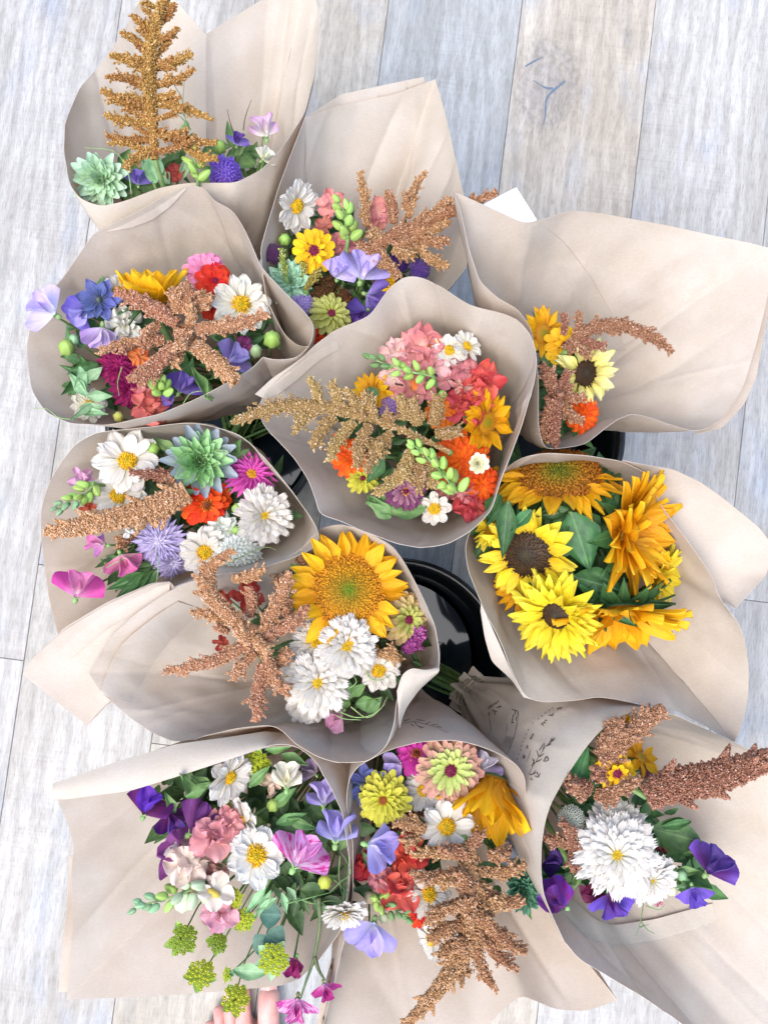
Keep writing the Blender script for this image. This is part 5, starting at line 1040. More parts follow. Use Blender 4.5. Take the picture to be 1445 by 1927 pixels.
# ---- the long-flapped wrap with the green-eyed sunflower
sunflower('B8', 655, 1112, 116, 'golden sunflower with bright green eye, open to the sky', ('e09a10', 'f0b014', 'f5bd20'), D_GREEN, az=60, tilt=10, disc=.6, n=18, w=.23, nd=1800, bracts=14, dz=.010)
cosmos('B8', 652, 1217, 62, 'round double white cosmos overlapping the golden sunflower', tilt=6, double=3, disc=.24, dz=.022)
cosmos('B8', 598, 1210, 56, 'white cosmos behind the round one, yellow disc half covered', tilt=12, az=150, double=2, disc=.28, dz=.008)
cosmos('B8', 598, 1284, 66, 'large double white cosmos near the star of copper amaranth', tilt=8, az=-90, double=3, disc=.24, dz=.018)
cosmos('B8', 578, 1322, 46, 'shaggy white cosmos under the large double one', tilt=30, az=-120, double=2, disc=.2, dz=.0)
cosmos('B8', 712, 1262, 42, 'small white cosmos beside amaranth and curling tendrils', tilt=15, az=-20, n=11, disc=.3, dz=.006)
cosmos('B8', 552, 1270, 40, 'ragged white cosmos edge under the copper star', tilt=35, az=150, double=1, dz=.004)
zinnia('B8', 764, 1165, 46, 'lime zinnia flushed pink, pressed against the paper rim', ('a8a03c', 'bdb456', 'c8a878'), n=16, layers=5, w=.18, az=-10, tilt=30, ring=False, inner=LIME)
amaranth('B8', [[(760, 1225, 10), (778, 1212, 16), (790, 1195, 12)], sp(770, 1225, 795, 1180, 13)], 'magenta plume squeezed along the paper rim', 'plum', .0, 'celosia', 'celosia', 'celosia plumes')
amaranth('B8', [[(490, 1230, 12), (482, 1205, 22), (470, 1185, 22)], [.014, (478, 1195, 18), (425, 1150, 20), (390, 1110, 21), (395, 1070, 18), (440, 1034, 6)], [.008] + sp(495, 1190, 545, 1075, 19, .03), [.010, (470, 1210, 18), (400, 1245, 16), (308, 1264, 6)], [.006] + sp(480, 1230, 442, 1282, 14, .1), [.01] + sp(500, 1230, 545, 1310, 17), [.01] + sp(495, 1250, 485, 1358, 17, .05), [.01] + sp(495, 1200, 580, 1140, 17), sp(430, 1175, 358, 1152, 12), sp(470, 1160, 470, 1105, 14),
     [.004] + sp(520, 1180, 560, 1165, 15), sp(440, 1090, 500, 1070, 14), sp(520, 1250, 545, 1225, 15), [.016] + sp(470, 1210, 440, 1180, 16), [.018] + sp(480, 1200, 505, 1225, 15), sp(430, 1190, 405, 1180, 11), sp(540, 1160, 525, 1110, 16)], 'copper amaranth sprawling like a starfish in the long-flapped wrap', 'apricot', .026)
amaranth('B8', [[(570, 1090, 12), (590, 1065, 16), (560, 1050, 12)], sp(560, 1120, 575, 1070, 15), sp(550, 1085, 520, 1095, 13)], 'shaded brown amaranth behind the green-eyed sunflower', 'bronze', -.012)
amaranth('B8', [[(700, 1230, 9), (730, 1232, 13), (755, 1240, 8)], sp(740, 1240, 735, 1215, 11)], 'short copper amaranth beside the small white cosmos', 'bronze', .006)
snap('B8', 468, 1122, 30, 'brick red stock bloom caught in the copper star', ('c85a40', 'bc4c38', 'a84030'), layers=2, dz=.004, name='stock_bloom', group='coral stock blooms')
snap('B8', 428, 1124, 18, 'brick red petal behind the longest copper arm', ('c85a40', 'bc4c38', 'a84030'), n=3, dz=.0)
snap('B8', 415, 1210, 16, 'tiny brick red bloom below the copper arm', ('c85a40', 'bc4c38', 'a84030'), n=4)
sunflower('B8', 690, 1228, 32, 'scrap of yellow sunflower behind the round white cosmos', SF_GOLD, az=-10, tilt=40, n=9, w=.34, nd=80, bracts=3, dz=-.004)
tendrils('B8', [[(620, 1258), (640, 1270), (625, 1290), (615, 1278), (630, 1270)], [(690, 1255), (695, 1275), (715, 1280), (735, 1270)], [(640, 1340), (670, 1350), (700, 1345), (725, 1325)], [(660, 1330), (690, 1350), (715, 1335), (730, 1310)], [(650, 1300), (670, 1285), (665, 1270)], [(600, 1320), (640, 1350), (680, 1355)]], 'mass of curling tendrils around the lowest white cosmos', CALYX, 1.5)
leaves('B8', [(650, 1320, 655, 1275, 18), (660, 1310, 690, 1285, 12), (670, 1325, 715, 1320, 16), (690, 1340, 720, 1310, 14), (570, 1080, 545, 1060, 10), (600, 1050, 610, 1015, 10), (560, 1120, 545, 1110, 8), (655, 1310, 640, 1340, 12)], 'soft green pea leaves beside the pink sweet pea', LEAF_M)
sweet_pea('B8', 630, 1345, 38, 'dusky pink sweet pea under the large double white cosmos', ('e0b4bc', 'd8a0b4', 'cc90aa'), ('e0b4bc', 'd49ab0', 'c888a4'), spin=200, tilt=40, az=-80, dz=.004)
greenery('B8', [(560, 1130), (520, 1200), (640, 1290), (700, 1290), (720, 1150), (590, 1060), (740, 1220)], 'leaves packed under the green-eyed sunflower', 110, LEAF_D, 34)

# ---- the open wrap above the toes
cosmos('B9', 432, 1462, 54, 'white cosmos turned sideways near the folded paper band', tilt=50, az=-35, n=10, disc=.22, dz=.014)
cosmos('B9', 458, 1545, 50, 'white cosmos seen half from behind', tilt=58, az=200, n=10, disc=.2, dz=.008)
cosmos('B9', 482, 1610, 58, 'open white cosmos with big golden disc', tilt=8, n=9, disc=.34, dz=.022, w=.34, col=('e4dca8', 'e8e2d2', 'ece8de'))
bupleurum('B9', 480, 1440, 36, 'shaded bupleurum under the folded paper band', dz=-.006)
bupleurum('B9', 428, 1518, 16, 'tiny bupleurum between two white cosmos')
sweet_pea('B9', 540, 1465, 46, 'cream sweet pea with folded wings under the band', CREAM, CREAM, spin=90, tilt=45, az=90, dz=.014, bw=.6)
snap('B9', 510, 1475, 20, 'pale peach bloom beside the cream sweet pea', ('eedcc4', 'eacdb4', 'e2bea6'))
sweet_pea('B9', 605, 1500, 46, 'lavender sweet pea against the white paper strip', LAV, LAVP, spin=100, tilt=55, az=80, dz=.006, bw=.6)
sweet_pea('B9', 585, 1450, 30, 'dusky faded sweet pea deep beside the white paper strip', ('b8a4b0', 'a894ac', 'a08cae'), ('b8a4b0', 'a894ac', 'a08cae'), spin=140, tilt=45, dz=-.012)
sweet_pea('B9', 634, 1563, 58, 'tall pale lavender sweet pea overlapping the next wrap', ('d8d4f0', 'beb6e8', 'b4aae4'), LAV, spin=85, tilt=60, az=90, dz=.024, bw=.66)
sweet_pea('B9', 568, 1608, 64, 'magenta-streaked white sweet pea, wide open', ('f2dcec', 'eaa8d4', 'e4a0d0'), ('f0d8ea', 'e8b0d8', 'd8a0d8'), spin=60, tilt=30, az=60, dz=.026, vcol='cc2f88')
sweet_pea('B9', 283, 1515, 50, 'plum sweet pea with violet wing at the back of the open wrap', ('7c3a6c', '7a3070', '6c2a78'), ('6c3cb4', '7440c0', '6434b0'), spin=60, tilt=40, az=120, dz=.008)
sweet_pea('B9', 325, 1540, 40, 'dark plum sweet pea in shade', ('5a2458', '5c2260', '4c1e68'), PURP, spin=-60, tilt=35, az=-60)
sweet_pea('B9', 378, 1552, 58, 'broad mauve sweet pea behind the pink ruffles', ('8c4a88', '8a4c8c', '80448c'), ('8c4a88', '84488c', '783c88'), spin=40, tilt=30, az=60, dz=.006)
sweet_pea('B9', 335, 1602, 56, 'dusky rose sweet pea lowest of the plum ones', ('9c5c88', '94508a', '8a4484'), ('9c5c88', '94508a', '8a4484'), spin=150, tilt=30, az=160, dz=.004)
snap('B9', 402, 1578, 44, 'ruffled salmon pink snapdragon bloom', ('f0bcb4', 'e9a3a0', 'e49898'), layers=3, ruff=.22, dz=.02)
snap('B9', 432, 1545, 30, 'small salmon ruffled bloom tucked above the larger one', ('f0bcb4', 'e9a3a0', 'e49898'), layers=2, ruff=.2, dz=.012)
snap('B9', 352, 1622, 44, 'cream ruffled snapdragon bloom beside the salmon one', ('f2e4cc', 'efdac6', 'ecd0c0'), layers=2, ruff=.2, dz=.014)
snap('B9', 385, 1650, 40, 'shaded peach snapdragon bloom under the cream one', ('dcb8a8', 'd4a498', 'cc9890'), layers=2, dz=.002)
snap('B9', 405, 1678, 34, 'cream snapdragon bloom with yellow throat', ('f0e8d4', 'eee4d2', 'ecdcce'), ('d8c040', 'e0c848', 'e8d468'), layers=1, dz=.016, spin=60)
snap('B9', 415, 1718, 36, 'small pink snapdragon bloom nearest the empty paper', ('efc4c8', 'e8aeb8', 'e0a0ae'), layers=2, dz=.006)
bud_spike('B9', [(385, 1665), (345, 1680), (300, 1695), (248, 1706)], 'pale green snapdragon tip pointing across bare paper', [leaf_mat('a8c090', 'ccd8b4'), LEAF_L, LEAF_B], 19, 9, 17, .014)
bud('B9', 345, 1700, 24, 'cream green snapdragon bud under the pale green tip', leaf_mat('c4d0a0', 'dfe2c0'), spin=-120, sep=False, el=1.4)
for x, y, r, l in ((343, 1767, 36, 'dark green bupleurum head lying on brown paper'), (408, 1775, 26, 'bright bupleurum head next to the dark one'), (378, 1836, 36, 'yellow bupleurum head near the lower paper edge'), (460, 1732, 28, 'lime bupleurum head under the open white cosmos'), (442, 1882, 36, 'bupleurum head hanging over the bare toes'), (442, 1690, 24, 'lime bupleurum beside the cream snapdragon bloom')):
    bupleurum('B9', x, y, r, l, az=rnd(0, 360), tilt=20, dz=.004, cols=('7f9a24', '8fa82c', 'a0b43a') if 'dark' in l else ('a3b41e', 'bcc428', 'cdd044'))
bupleurum('B9', 514, 1806, 38, 'bupleurum head with pale leafy collar', tilt=10, bract=leaf_mat('98bc88', 'b8d4a8', 'd8e8cc'), dz=.01)
bupleurum('B9', 430, 1835, 18, 'small sideways bupleurum above the toes', tilt=60, az=180)
leaves('B9', [(490, 1720, 530, 1722, 26), (500, 1760, 535, 1780, 30), (480, 1790, 510, 1765, 24)], 'round blue-green eucalyptus leaves on the brown paper', leaf_mat('3f6658', '5f8674', '86a894'), 'eucalyptus', shape=(.52, .42, .42), ruf=.02, bend=.1)
leaves('B9', [(500, 1830, 438, 1825, 16), (440, 1825, 432, 1838, 7)], 'folded blue-green leaf between two bupleurum heads', LEAF_B, 'eucalyptus', shape=(.5, .45, .6))
leaves('B9', [(500, 1670, 460, 1720, 10), (510, 1675, 480, 1730, 9), (520, 1690, 480, 1715, 8), (530, 1680, 540, 1720, 8), (540, 1670, 560, 1700, 8)], 'narrow grey-green leaves below the open white cosmos', LEAF_B, dz=.006)
leaves('B9', [(470, 1480, 510, 1440, 12), (510, 1520, 560, 1480, 12), (520, 1550, 580, 1530, 12), (350, 1500, 400, 1470, 14), (360, 1490, 340, 1455, 12), (400, 1480, 360, 1460, 12), (530, 1420, 580, 1440, 12), (500, 1410, 550, 1405, 10), (540, 1540, 600, 1560, 12), (500, 1580, 560, 1575, 10), (330, 1530, 310, 1490, 10)], 'fine green leaves filling the back of the open wrap', LEAF_M, dz=.004)
bud('B9', 514, 1516, 18, 'round lime bud in the leaves behind the open white cosmos', LEAF_L)
bud('B9', 486, 1550, 17, 'olive green bud touching the half turned cosmos', leaf_mat('6d8840', '8aa455'))
bud('B9', 612, 1660, 20, 'spiky yellow-green bud with long thin sepals', leaf_mat('a8b83c', 'c4cc5c'), cal=LEAF_L, dz=.014)
tendrils('B9', [[(620, 1680), (640, 1660), (660, 1640), (640, 1600)], [(560, 1690), (590, 1700), (620, 1695), (650, 1700)], [(540, 1700), (580, 1690), (620, 1680)], [(600, 1700), (630, 1710), (660, 1690), (650, 1660)], [(580, 1640), (620, 1650), (655, 1680)], [(640, 1610), (638, 1650), (645, 1690)]], 'tangle of thin stalks between the open wrap and its neighbour', LEAF_M, 1.8)
tendrils('B9', [[(600, 1690), (602, 1740), (592, 1800), (575, 1850), (566, 1878)], [(592, 1800), (600, 1825), (612, 1845)]], 'long olive stalk drooping past the paper edge', leaf_mat('4a5c38', '6a6a48'), 5, name='drooping_stalk', cat='stalk')
OLV = leaf_mat('6a7440', '8a8a58')
sweet_pea('B9', 558, 1895, 42, 'magenta sweet pea hanging upside down beside the toes', ('d890c0', 'b83888', 'a82a7c'), ('d890c0', 'b83888', 'a82a7c'), spin=-95, tilt=55, az=-90, dz=.0, calyx=OLV, stem=False, vcol='e8a8d0', bw=.9)
sweet_pea('B9', 612, 1862, 30, 'second hanging magenta sweet pea next to the paper corner', ('d890c0', 'b83888', 'a82a7c'), ('d890c0', 'b83888', 'a82a7c'), spin=-70, tilt=60, az=-60, calyx=OLV, stem=False)
sweet_pea('B9', 552, 1815, 34, 'shaded crimson sweet pea under the eucalyptus', ('a0306c', '982662', '841e58'), ('a0306c', '982662', '841e58'), spin=-110, tilt=60, az=-90, dz=-.004, bw=.55)
greenery('B9', [(480, 1480), (540, 1520), (560, 1560), (380, 1490), (600, 1560), (560, 1660), (600, 1680), (330, 1510)], 'fine leaves packed through the open wrap', 190, LEAF_D, 32, .05, (.014, .034))

# ---- the wrap with the drooping amaranth
zinnia('B10', 846, 1447, 62, 'lime zinnia with pink-tipped petals and plum eye', ('b9bf6a', 'c4be80', 'cb9484'), n=19, layers=7, dsc=.2, w=.145, az=-60, tilt=14, dz=.018, inner=('a9ba50', 'bcc664', 'c8d07c'), ring=False)
zinnia('B10', 782, 1420, 38, 'hot magenta zinnia tucked under the paper rim', ('c02a8c', 'c8329a', 'd046a4'), ('5c1c1c', '7a2a28', 'b06a20', 'a0481c'), n=14, layers=3, dsc=.34, w=.22, az=60, tilt=15, dz=-.004)
zinnia('B10', 722, 1503, 50, 'chartreuse zinnia with small rust eye', CHART, ('8a4a20', 'a05a28', 'a85a24', '98501c'), n=17, layers=6, dsc=.16, w=.16, az=-120, tilt=18, dz=.012, ring=False)
nigella('B10', 688, 1478, 46, 'dark blue nigella beside the chartreuse zinnia', az=180, tilt=25, dz=.002)
sweet_pea('B10', 742, 1440, 34, 'faded lavender sweet pea between nigella and magenta zinnia', ('c8bcd8', 'b4a4cc', 'a898c4'), LAVP, spin=200, tilt=40, az=-90)
sweet_pea('B10', 912, 1440, 38, 'white and lavender sweet pea next to the pink-tipped zinnia', ('e4dce8', 'c4b4dc', 'b4a4d4'), ('eceaea', 'e4e0ea', 'd8d0e4'), spin=60, tilt=40, az=60)
cosmos('B10', 797, 1487, 42, 'white cosmos half under the pink-tipped zinnia', tilt=20, az=200, double=1)
cosmos('B10', 840, 1556, 58, 'open white cosmos with gaps between its petals', tilt=8, n=8, disc=.26, dz=.02)
cosmos('B10', 806, 1682, 46, 'white cosmos with big yellow disc beside coral snapdragon', tilt=15, az=-40, double=1, disc=.32, dz=.012)
cosmos('B10', 812, 1768, 40, 'white cosmos folded down on the paper', tilt=55, az=200, n=9, dz=.004)
cosmos('B10', 648, 1718, 46, 'white double cosmos lying sideways across both wraps', tilt=62, az=-80, double=3, dz=.024)
sunflower('B10', 926, 1470, 128, 'deep yellow sunflower turned to the paper wall', SF_DEEP, ('5c4410', '7a5a14', '8a6410', '6a4a0c'), az=-103, tilt=70, disc=.24, n=10, w=.34, nd=60, bracts=0, dz=.0, elev=.9, stem=False)
amaranth('B10', [[(880, 1590, 18), (880, 1640, 24), (890, 1700, 30), (880, 1770, 28), (848, 1830, 22), (805, 1885, 16), (758, 1935, 10)], sp(900, 1640, 990, 1626, 15, .1), [.006] + sp(870, 1640, 770, 1642, 15, -.1), sp(860, 1610, 775, 1610, 14), [.006] + sp(880, 1610, 830, 1600, 18), sp(905, 1680, 985, 1700, 18), [.004] + sp(900, 1720, 992, 1792, 17, .08), [.004] + sp(900, 1750, 975, 1825, 15), [.004] + sp(895, 1780, 936, 1866, 13), [.008] + sp(870, 1700, 800, 1740, 18, .1),
     [.008] + sp(870, 1740, 805, 1770, 16), [.006] + sp(865, 1775, 825, 1800, 17), [.01] + sp(885, 1690, 860, 1640, 18), [.012] + sp(890, 1740, 870, 1690, 20), sp(920, 1610, 960, 1600, 18), [.006] + sp(910, 1710, 950, 1690, 19), [.012] + sp(895, 1720, 930, 1740, 18), sp(880, 1590, 905, 1570, 16), [.004] + sp(870, 1660, 820, 1660, 16), sp(800, 1560, 740, 1550, 16), sp(790, 1575, 760, 1590, 14), sp(910, 1770, 950, 1780, 17), [.01] + sp(880, 1790, 850, 1770, 18), sp(850, 1820, 880, 1830, 13)], 'huge drooping bronze amaranth with a long hanging tail', 'bronze', .03)
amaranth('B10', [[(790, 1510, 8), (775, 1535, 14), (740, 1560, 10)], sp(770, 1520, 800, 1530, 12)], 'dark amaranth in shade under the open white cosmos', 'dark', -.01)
snap('B10', 755, 1672, 46, 'coral ruffled snapdragon bloom touching the drooping amaranth', CORAL, layers=3, ruff=.2, dz=.012)
snap('B10', 768, 1608, 38, 'orange coral snapdragon bloom behind the lavender sweet pea', ('d85a48', 'd85444', 'cc4a40'), layers=2, dz=.002)
snap('B10', 690, 1630, 28, 'red snapdragon bloom at the paper edge', ('c4403c', 'bc3638', 'ac2e34'), layers=2, dz=-.002)
snap('B10', 716, 1655, 24, 'dusty pink snapdragon bud among coral blooms', DUSTY, layers=2, dz=.012)
zinnia('B10', 790, 1722, 24, 'bright red zinnia under the white cosmos', RED, n=12, layers=2, w=.24, ring=False)
sweet_pea('B10', 712, 1598, 56, 'broad lavender blue sweet pea spread over coral blooms', ('ccc8ee', 'b8b2e6', 'aea4e2'), LAV, spin=-20, tilt=45, az=30, dz=.026, bw=.8)
sweet_pea('B10', 696, 1758, 56, 'lavender sweet pea drooping onto white paper', LAV, LAVP, spin=-110, tilt=35, az=-70, dz=.012)
bud_spike('B10', [(705, 1690), (728, 1705), (750, 1718), (772, 1725)], 'green snapdragon tip pointing at the red zinnia', [LEAF_L, LEAF_M], 13, 8, 12, .014)
bud('B10', 697, 1690, 17, 'beige round bud beside the green tip', leaf_mat('b09a78', 'c8b090'), sep=False)
bud('B10', 722, 1728, 14, 'cream green bud above the drooping lavender sweet pea', leaf_mat('b8c090', 'd0d0a8'), sep=False)
for x, y, r, l in ((948, 1590, 13, 'grey berry topmost of the small bunch by the paper wall'), (962, 1604, 12, 'grey berry at the right of the small bunch'), (944, 1612, 12, 'grey berry at the left of the small bunch'), (955, 1622, 11, 'grey berry lowest of the small bunch')):
    bud('B10', x, y, r, l, leaf_mat('6a7078', '8a8f98', '9aa0a8'), sep=False, el=1.0, name='berry', group='grey berries', ribs=0, dz=-.004)
rosette('B10', 984, 1676, 40, 'dark green rosette bloom squeezed between two wraps', ('3f6f4a', '548a68', '7ab090'), az=-20, tilt=25, point=.7)
leaves('B10', [(985, 1690, 1000, 1730, 10), (640, 1600, 655, 1570, 8), (720, 1700, 690, 1640, 12), (850, 1500, 880, 1490, 12), (700, 1640, 680, 1600, 10), (880, 1460, 895, 1480, 12)], 'green leaves along the seam of the drooping amaranth wrap', LEAF_M)
greenery('B10', [(720, 1540), (780, 1580), (860, 1520), (720, 1660), (930, 1600), (960, 1640), (800, 1640), (760, 1460)], 'leaves packed under the drooping amaranth', 140, LEAF_D, 32)

# ---- the printed wrap tied with twine
amaranth('B11', [[(1215, 1500, 34), (1262, 1478, 42), (1320, 1468, 42), (1385, 1450, 36), (1440, 1430, 27), (1490, 1415, 14)]], 'enormous russet amaranth tail reaching out of the picture', 'russet', .034)
amaranth('B11', [[(1130, 1450, 20), (1155, 1410, 24), (1190, 1375, 22), (1225, 1350, 20), (1250, 1332, 13)], [.004] + sp(1125, 1420, 1170, 1352, 18, .05), sp(1110, 1480, 1075, 1490, 22), [.006] + sp(1100, 1500, 1065, 1470, 18), [.01] + sp(1150, 1490, 1206, 1462, 16), sp(1120, 1490, 1165, 1500, 20), sp(1140, 1440, 1120, 1470, 22), sp(1130, 1400, 1150, 1370, 18), sp(1175, 1420, 1130, 1430, 18)], 'russet amaranth standing up at the rim of the printed wrap', 'russet', .024)
amaranth('B11', [[(1080, 1640, 10), (1082, 1600, 15), (1060, 1545, 8)], [.004] + sp(1070, 1590, 1025, 1580, 14), [.002] + sp(1080, 1600, 1085, 1635, 16)], 'small russet amaranth fingers beside the greenish pincushion', 'russet', .016)
zinnia('B11', 1158, 1452, 36, 'yellow zinnia with plum eye stuck in the russet amaranth', YELZ, n=14, layers=2, dsc=.36, w=.22, az=-50, tilt=28, dz=.03)
sunflower('B11', 1205, 1425, 46, 'golden sunflower petals behind the standing russet amaranth', SF_GOLD, az=30, tilt=58, n=9, w=.3, disc=.3, nd=80, bracts=6, dz=-.002)
sunflower('B11', 1178, 1362, 24, 'scrap of yellow sunflower under the paper rim', SF_DEEP, az=60, tilt=45, n=9, w=.3, disc=.3, nd=60, bracts=3, dz=-.014)
scabiosa('B11', 1216, 1452, 17, 'tiny magenta pincushion beside the big russet tail', ('7c1c50', '8c2460', '9c3070'), outer=False)
cosmos('B11', 1160, 1610, 84, 'biggest white double dahlia with small yellow centre', tilt=4, double=3, dense=1, disc=.19, dz=.034, name='white_dahlia', group='white dahlias')
cosmos('B11', 1158, 1560, 64, 'white dahlia layered behind the biggest one', tilt=25, az=90, double=3, dense=1, disc=.12, dz=.022, name='white_dahlia', group='white dahlias')
cosmos('B11', 1224, 1654, 58, 'white dahlia sticking out under the biggest one', tilt=38, az=-45, double=3, dense=1, disc=.1, dz=.018, name='white_dahlia', group='white dahlias')
scabiosa('B11', 1074, 1540, 30, 'greenish white pincushion beside the white dahlia', ('a8b89c', 'd4dccc', 'e8ebe2'), outer=False, n=110, fl=.2, dome=.8, dz=.01)
sweet_pea('B11', 1048, 1690, 54, 'violet and magenta sweet pea at the near rim of the printed wrap', ('5c3cae', '7a3a94', '5a34a8'), PURP, spin=120, tilt=45, az=-120, dz=.016, vcol='8a2a86', bw=.62)
sweet_pea('B11', 1152, 1698, 46, 'violet sweet pea hanging below the white dahlia', ('7a3a80', '6c48b8', '7c58c8'), ('6a2a6e', '6a3a90', '6440a8'), spin=-80, tilt=45, az=-90, dz=.01)
sweet_pea('B11', 1306, 1684, 36, 'bright violet sweet pea lying lowest on the brown paper', ('8468c8', '7c60c4', '6c52b8'), ('7c60c4', '7458bc', '6448ac'), spin=-80, tilt=40, az=-80, dz=.006)
sweet_pea('B11', 1342, 1625, 54, 'deep purple sweet pea farthest out on the brown paper', ('54246a', '5a2a78', '6a48a8'), DVIO, spin=50, tilt=25, az=20, dz=.012)
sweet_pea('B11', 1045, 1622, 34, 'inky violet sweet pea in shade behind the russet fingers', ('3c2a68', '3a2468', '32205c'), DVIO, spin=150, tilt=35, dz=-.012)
sweet_pea('B11', 1115, 1680, 28, 'wine red sweet pea under the biggest white dahlia', ('7c2c54', '822a58', '702048'), ('7c2c54', '7a2450', '682044'), spin=-110, tilt=45, dz=-.004)
leaves('B11', [(1086, 1482, 1107, 1404, 19), (1098, 1484, 1114, 1445, 12)], 'broad bright leaf inside the near rim of the printed wrap', leaf_mat('3d7a48', '5a9a62', '90bc90'), dz=.012)
leaves('B11', [(1230, 1560, 1320, 1585, 34), (1240, 1570, 1290, 1600, 26), (1220, 1620, 1240, 1570, 14), (1245, 1555, 1300, 1545, 10)], 'dark round leaves below the big russet tail', LEAF_D, shape=(.5, .45, .6))
leaves('B11', [(1215, 1600, 1235, 1630, 16), (1210, 1570, 1225, 1610, 14)], 'pale mint leaf behind the white dahlia', leaf_mat('7eb08c', 'a0ccac', 'c8e0cc'))
leaves('B11', [(1085, 1650, 1062, 1665, 12), (1090, 1640, 1075, 1680, 9), (1250, 1640, 1300, 1660, 9), (1270, 1640, 1320, 1640, 10), (1180, 1700, 1120, 1690, 9)], 'small leaves between violet sweet peas', LEAF_M)
bud('B11', 1263, 1676, 15, 'cream bud next to the bright violet sweet pea', leaf_mat('c8c89c', 'dcd8b8'), spin=-90)
bud('B11', 1282, 1648, 15, 'green bud cluster over the bright violet sweet pea', LEAF_B, spin=40)
snap('B11', 1235, 1690, 15, 'tiny pink bud under the jutting dahlia', ('e0a0a0', 'd88c90', 'cc7c84'), n=4)
snap('B11', 1245, 1592, 14, 'small crimson bloom beside dark round leaves', ('8c2a44', '8a2440', '781c38'), n=4)
tendrils('B11', [[(1210, 1700), (1205, 1730), (1200, 1750), (1194, 1762)], [(1206, 1735), (1218, 1750), (1232, 1757)], [(1215, 1705), (1240, 1712), (1250, 1702)], [(1204, 1745), (1212, 1742), (1220, 1740)]], 'feathery green strand on the brown paper below the dahlia', LEAF_M)
greenery('B11', [(1080, 1600), (1060, 1660), (1130, 1660), (1180, 1500), (1220, 1560), (1260, 1620), (1300, 1640), (1100, 1520)], 'leaves packed under the white dahlia', 120, LEAF_D, 28)
# ---------------------------------------------------------------- card, print, foot
def build_card():
    m = plain('card_stock', 'f2f2f0', .6, .3); pr_ = plain('pale_print', 'c4c6c8', .7, .1)
    q = [(880, 401, .375), (971, 353, .372), (1010, 414, .368), (925, 470, .371)]; a = [P(*x) for x in q]; c = sum(a, Vector()) / 4
    n = (a[1] - a[0]).cross(a[3] - a[0]).normalized(); n = n if n.z > 0 else -n
    ex = (a[1] - a[0]).normalized(); V = []; K = 8
    for s in (.0002, -.0002):
        for j in range(K):
            for i in range(K):
                u, v = i / (K - 1), j / (K - 1); p = a[0] * (1 - u) * (1 - v) + a[1] * u * (1 - v) + a[2] * u * v + a[3] * (1 - u) * v
                V.append(p + n * (s + .002 * (1 - (2 * u - 1) ** 2)) - c)
    F = grid_faces(K, K); F += [tuple(i + K * K for i in f[::-1]) for f in F]
    ring = list(range(K)) + [K * j + K - 1 for j in range(1, K)] + [K * (K - 1) + i for i in range(K - 2, -1, -1)] + [K * j for j in range(K - 2, 0, -1)]
    F += [(ring[i], ring[(i + 1) % len(ring)], ring[(i + 1) % len(ring)] + K * K, ring[i] + K * K) for i in range(len(ring))]
    t = thing('gift_card', 'blank-looking white card with faint lettering sticking up behind the wide-flapped wrap', 'card', Matrix.Translation(c), None, mesh('gift_card', V, F, m, None, False))
    mb = MB(); o = P(945, 383, .386) - c
    pts = [(944, 384), (948, 389), (946, 393), (951, 394), (950, 399), (955, 398), (957, 403)]
    for x, y in pts:
        s = (Vector((P(x, y, .38).x, P(x, y, .38).y, 0)))
        h = CAM + ray(x, y) * ((c - CAM).dot(n) / ray(x, y).dot(n)); h = h + n * .0027 - c
        d = (ex * .6 + n.cross(ex) * .8) * .0011; e = n.cross(d).normalized() * .0003
        mb.add([h - d - e, h + d - e, h + d + e, h - d + e], [(0, 1, 2, 3)])
    ob('faint_lettering', mb.mesh('faint_lettering', pr_, False), t)
build_card()

INK = plain('black_ink', '544c46', .8, .1)
def stroke(mb, B, pts, w, o):
    s = np.array(pts, float) if len(pts) < 3 else spline([(x, y, 0) for x, y in pts], max(6, len(pts) * 4))[:, :2]
    if len(s) == 2: s = np.array([s[0] + (s[1] - s[0]) * f for f in np.linspace(0, 1, 4)])
    V = []
    for i in range(len(s)):
        t = s[min(i + 1, len(s) - 1)] - s[max(0, i - 1)]; n = np.array([-t[1], t[0]]) / (np.hypot(*t) + 1e-6); f = i / (len(s) - 1); ww = w * .62 * (.55 + .45 * math.sin(math.pi * min(1, f + .15)))
        for sg in (-.5, .5):
            x, y = s[i] + n * ww * sg; d = ray(x, y).normalized(); h, nm, _, _ = BVH[B].ray_cast(CAM, d)
            if h is None: return
            V.append(h - d * .0009 - o)
    for i in range(len(s) - 1):
        if (V[2 * i] - V[2 * i + 2]).length > .02: return
    mb.add(V, grid_faces(2, len(s)))
def leafmark(mb, B, x, y, a, L, w, o):
    c, s = math.cos(a), math.sin(a); stroke(mb, B, [(x, y), (x + c * L * .5 - s * .6, y + s * L * .5 + c * .6), (x + c * L, y + s * L)], w, o)
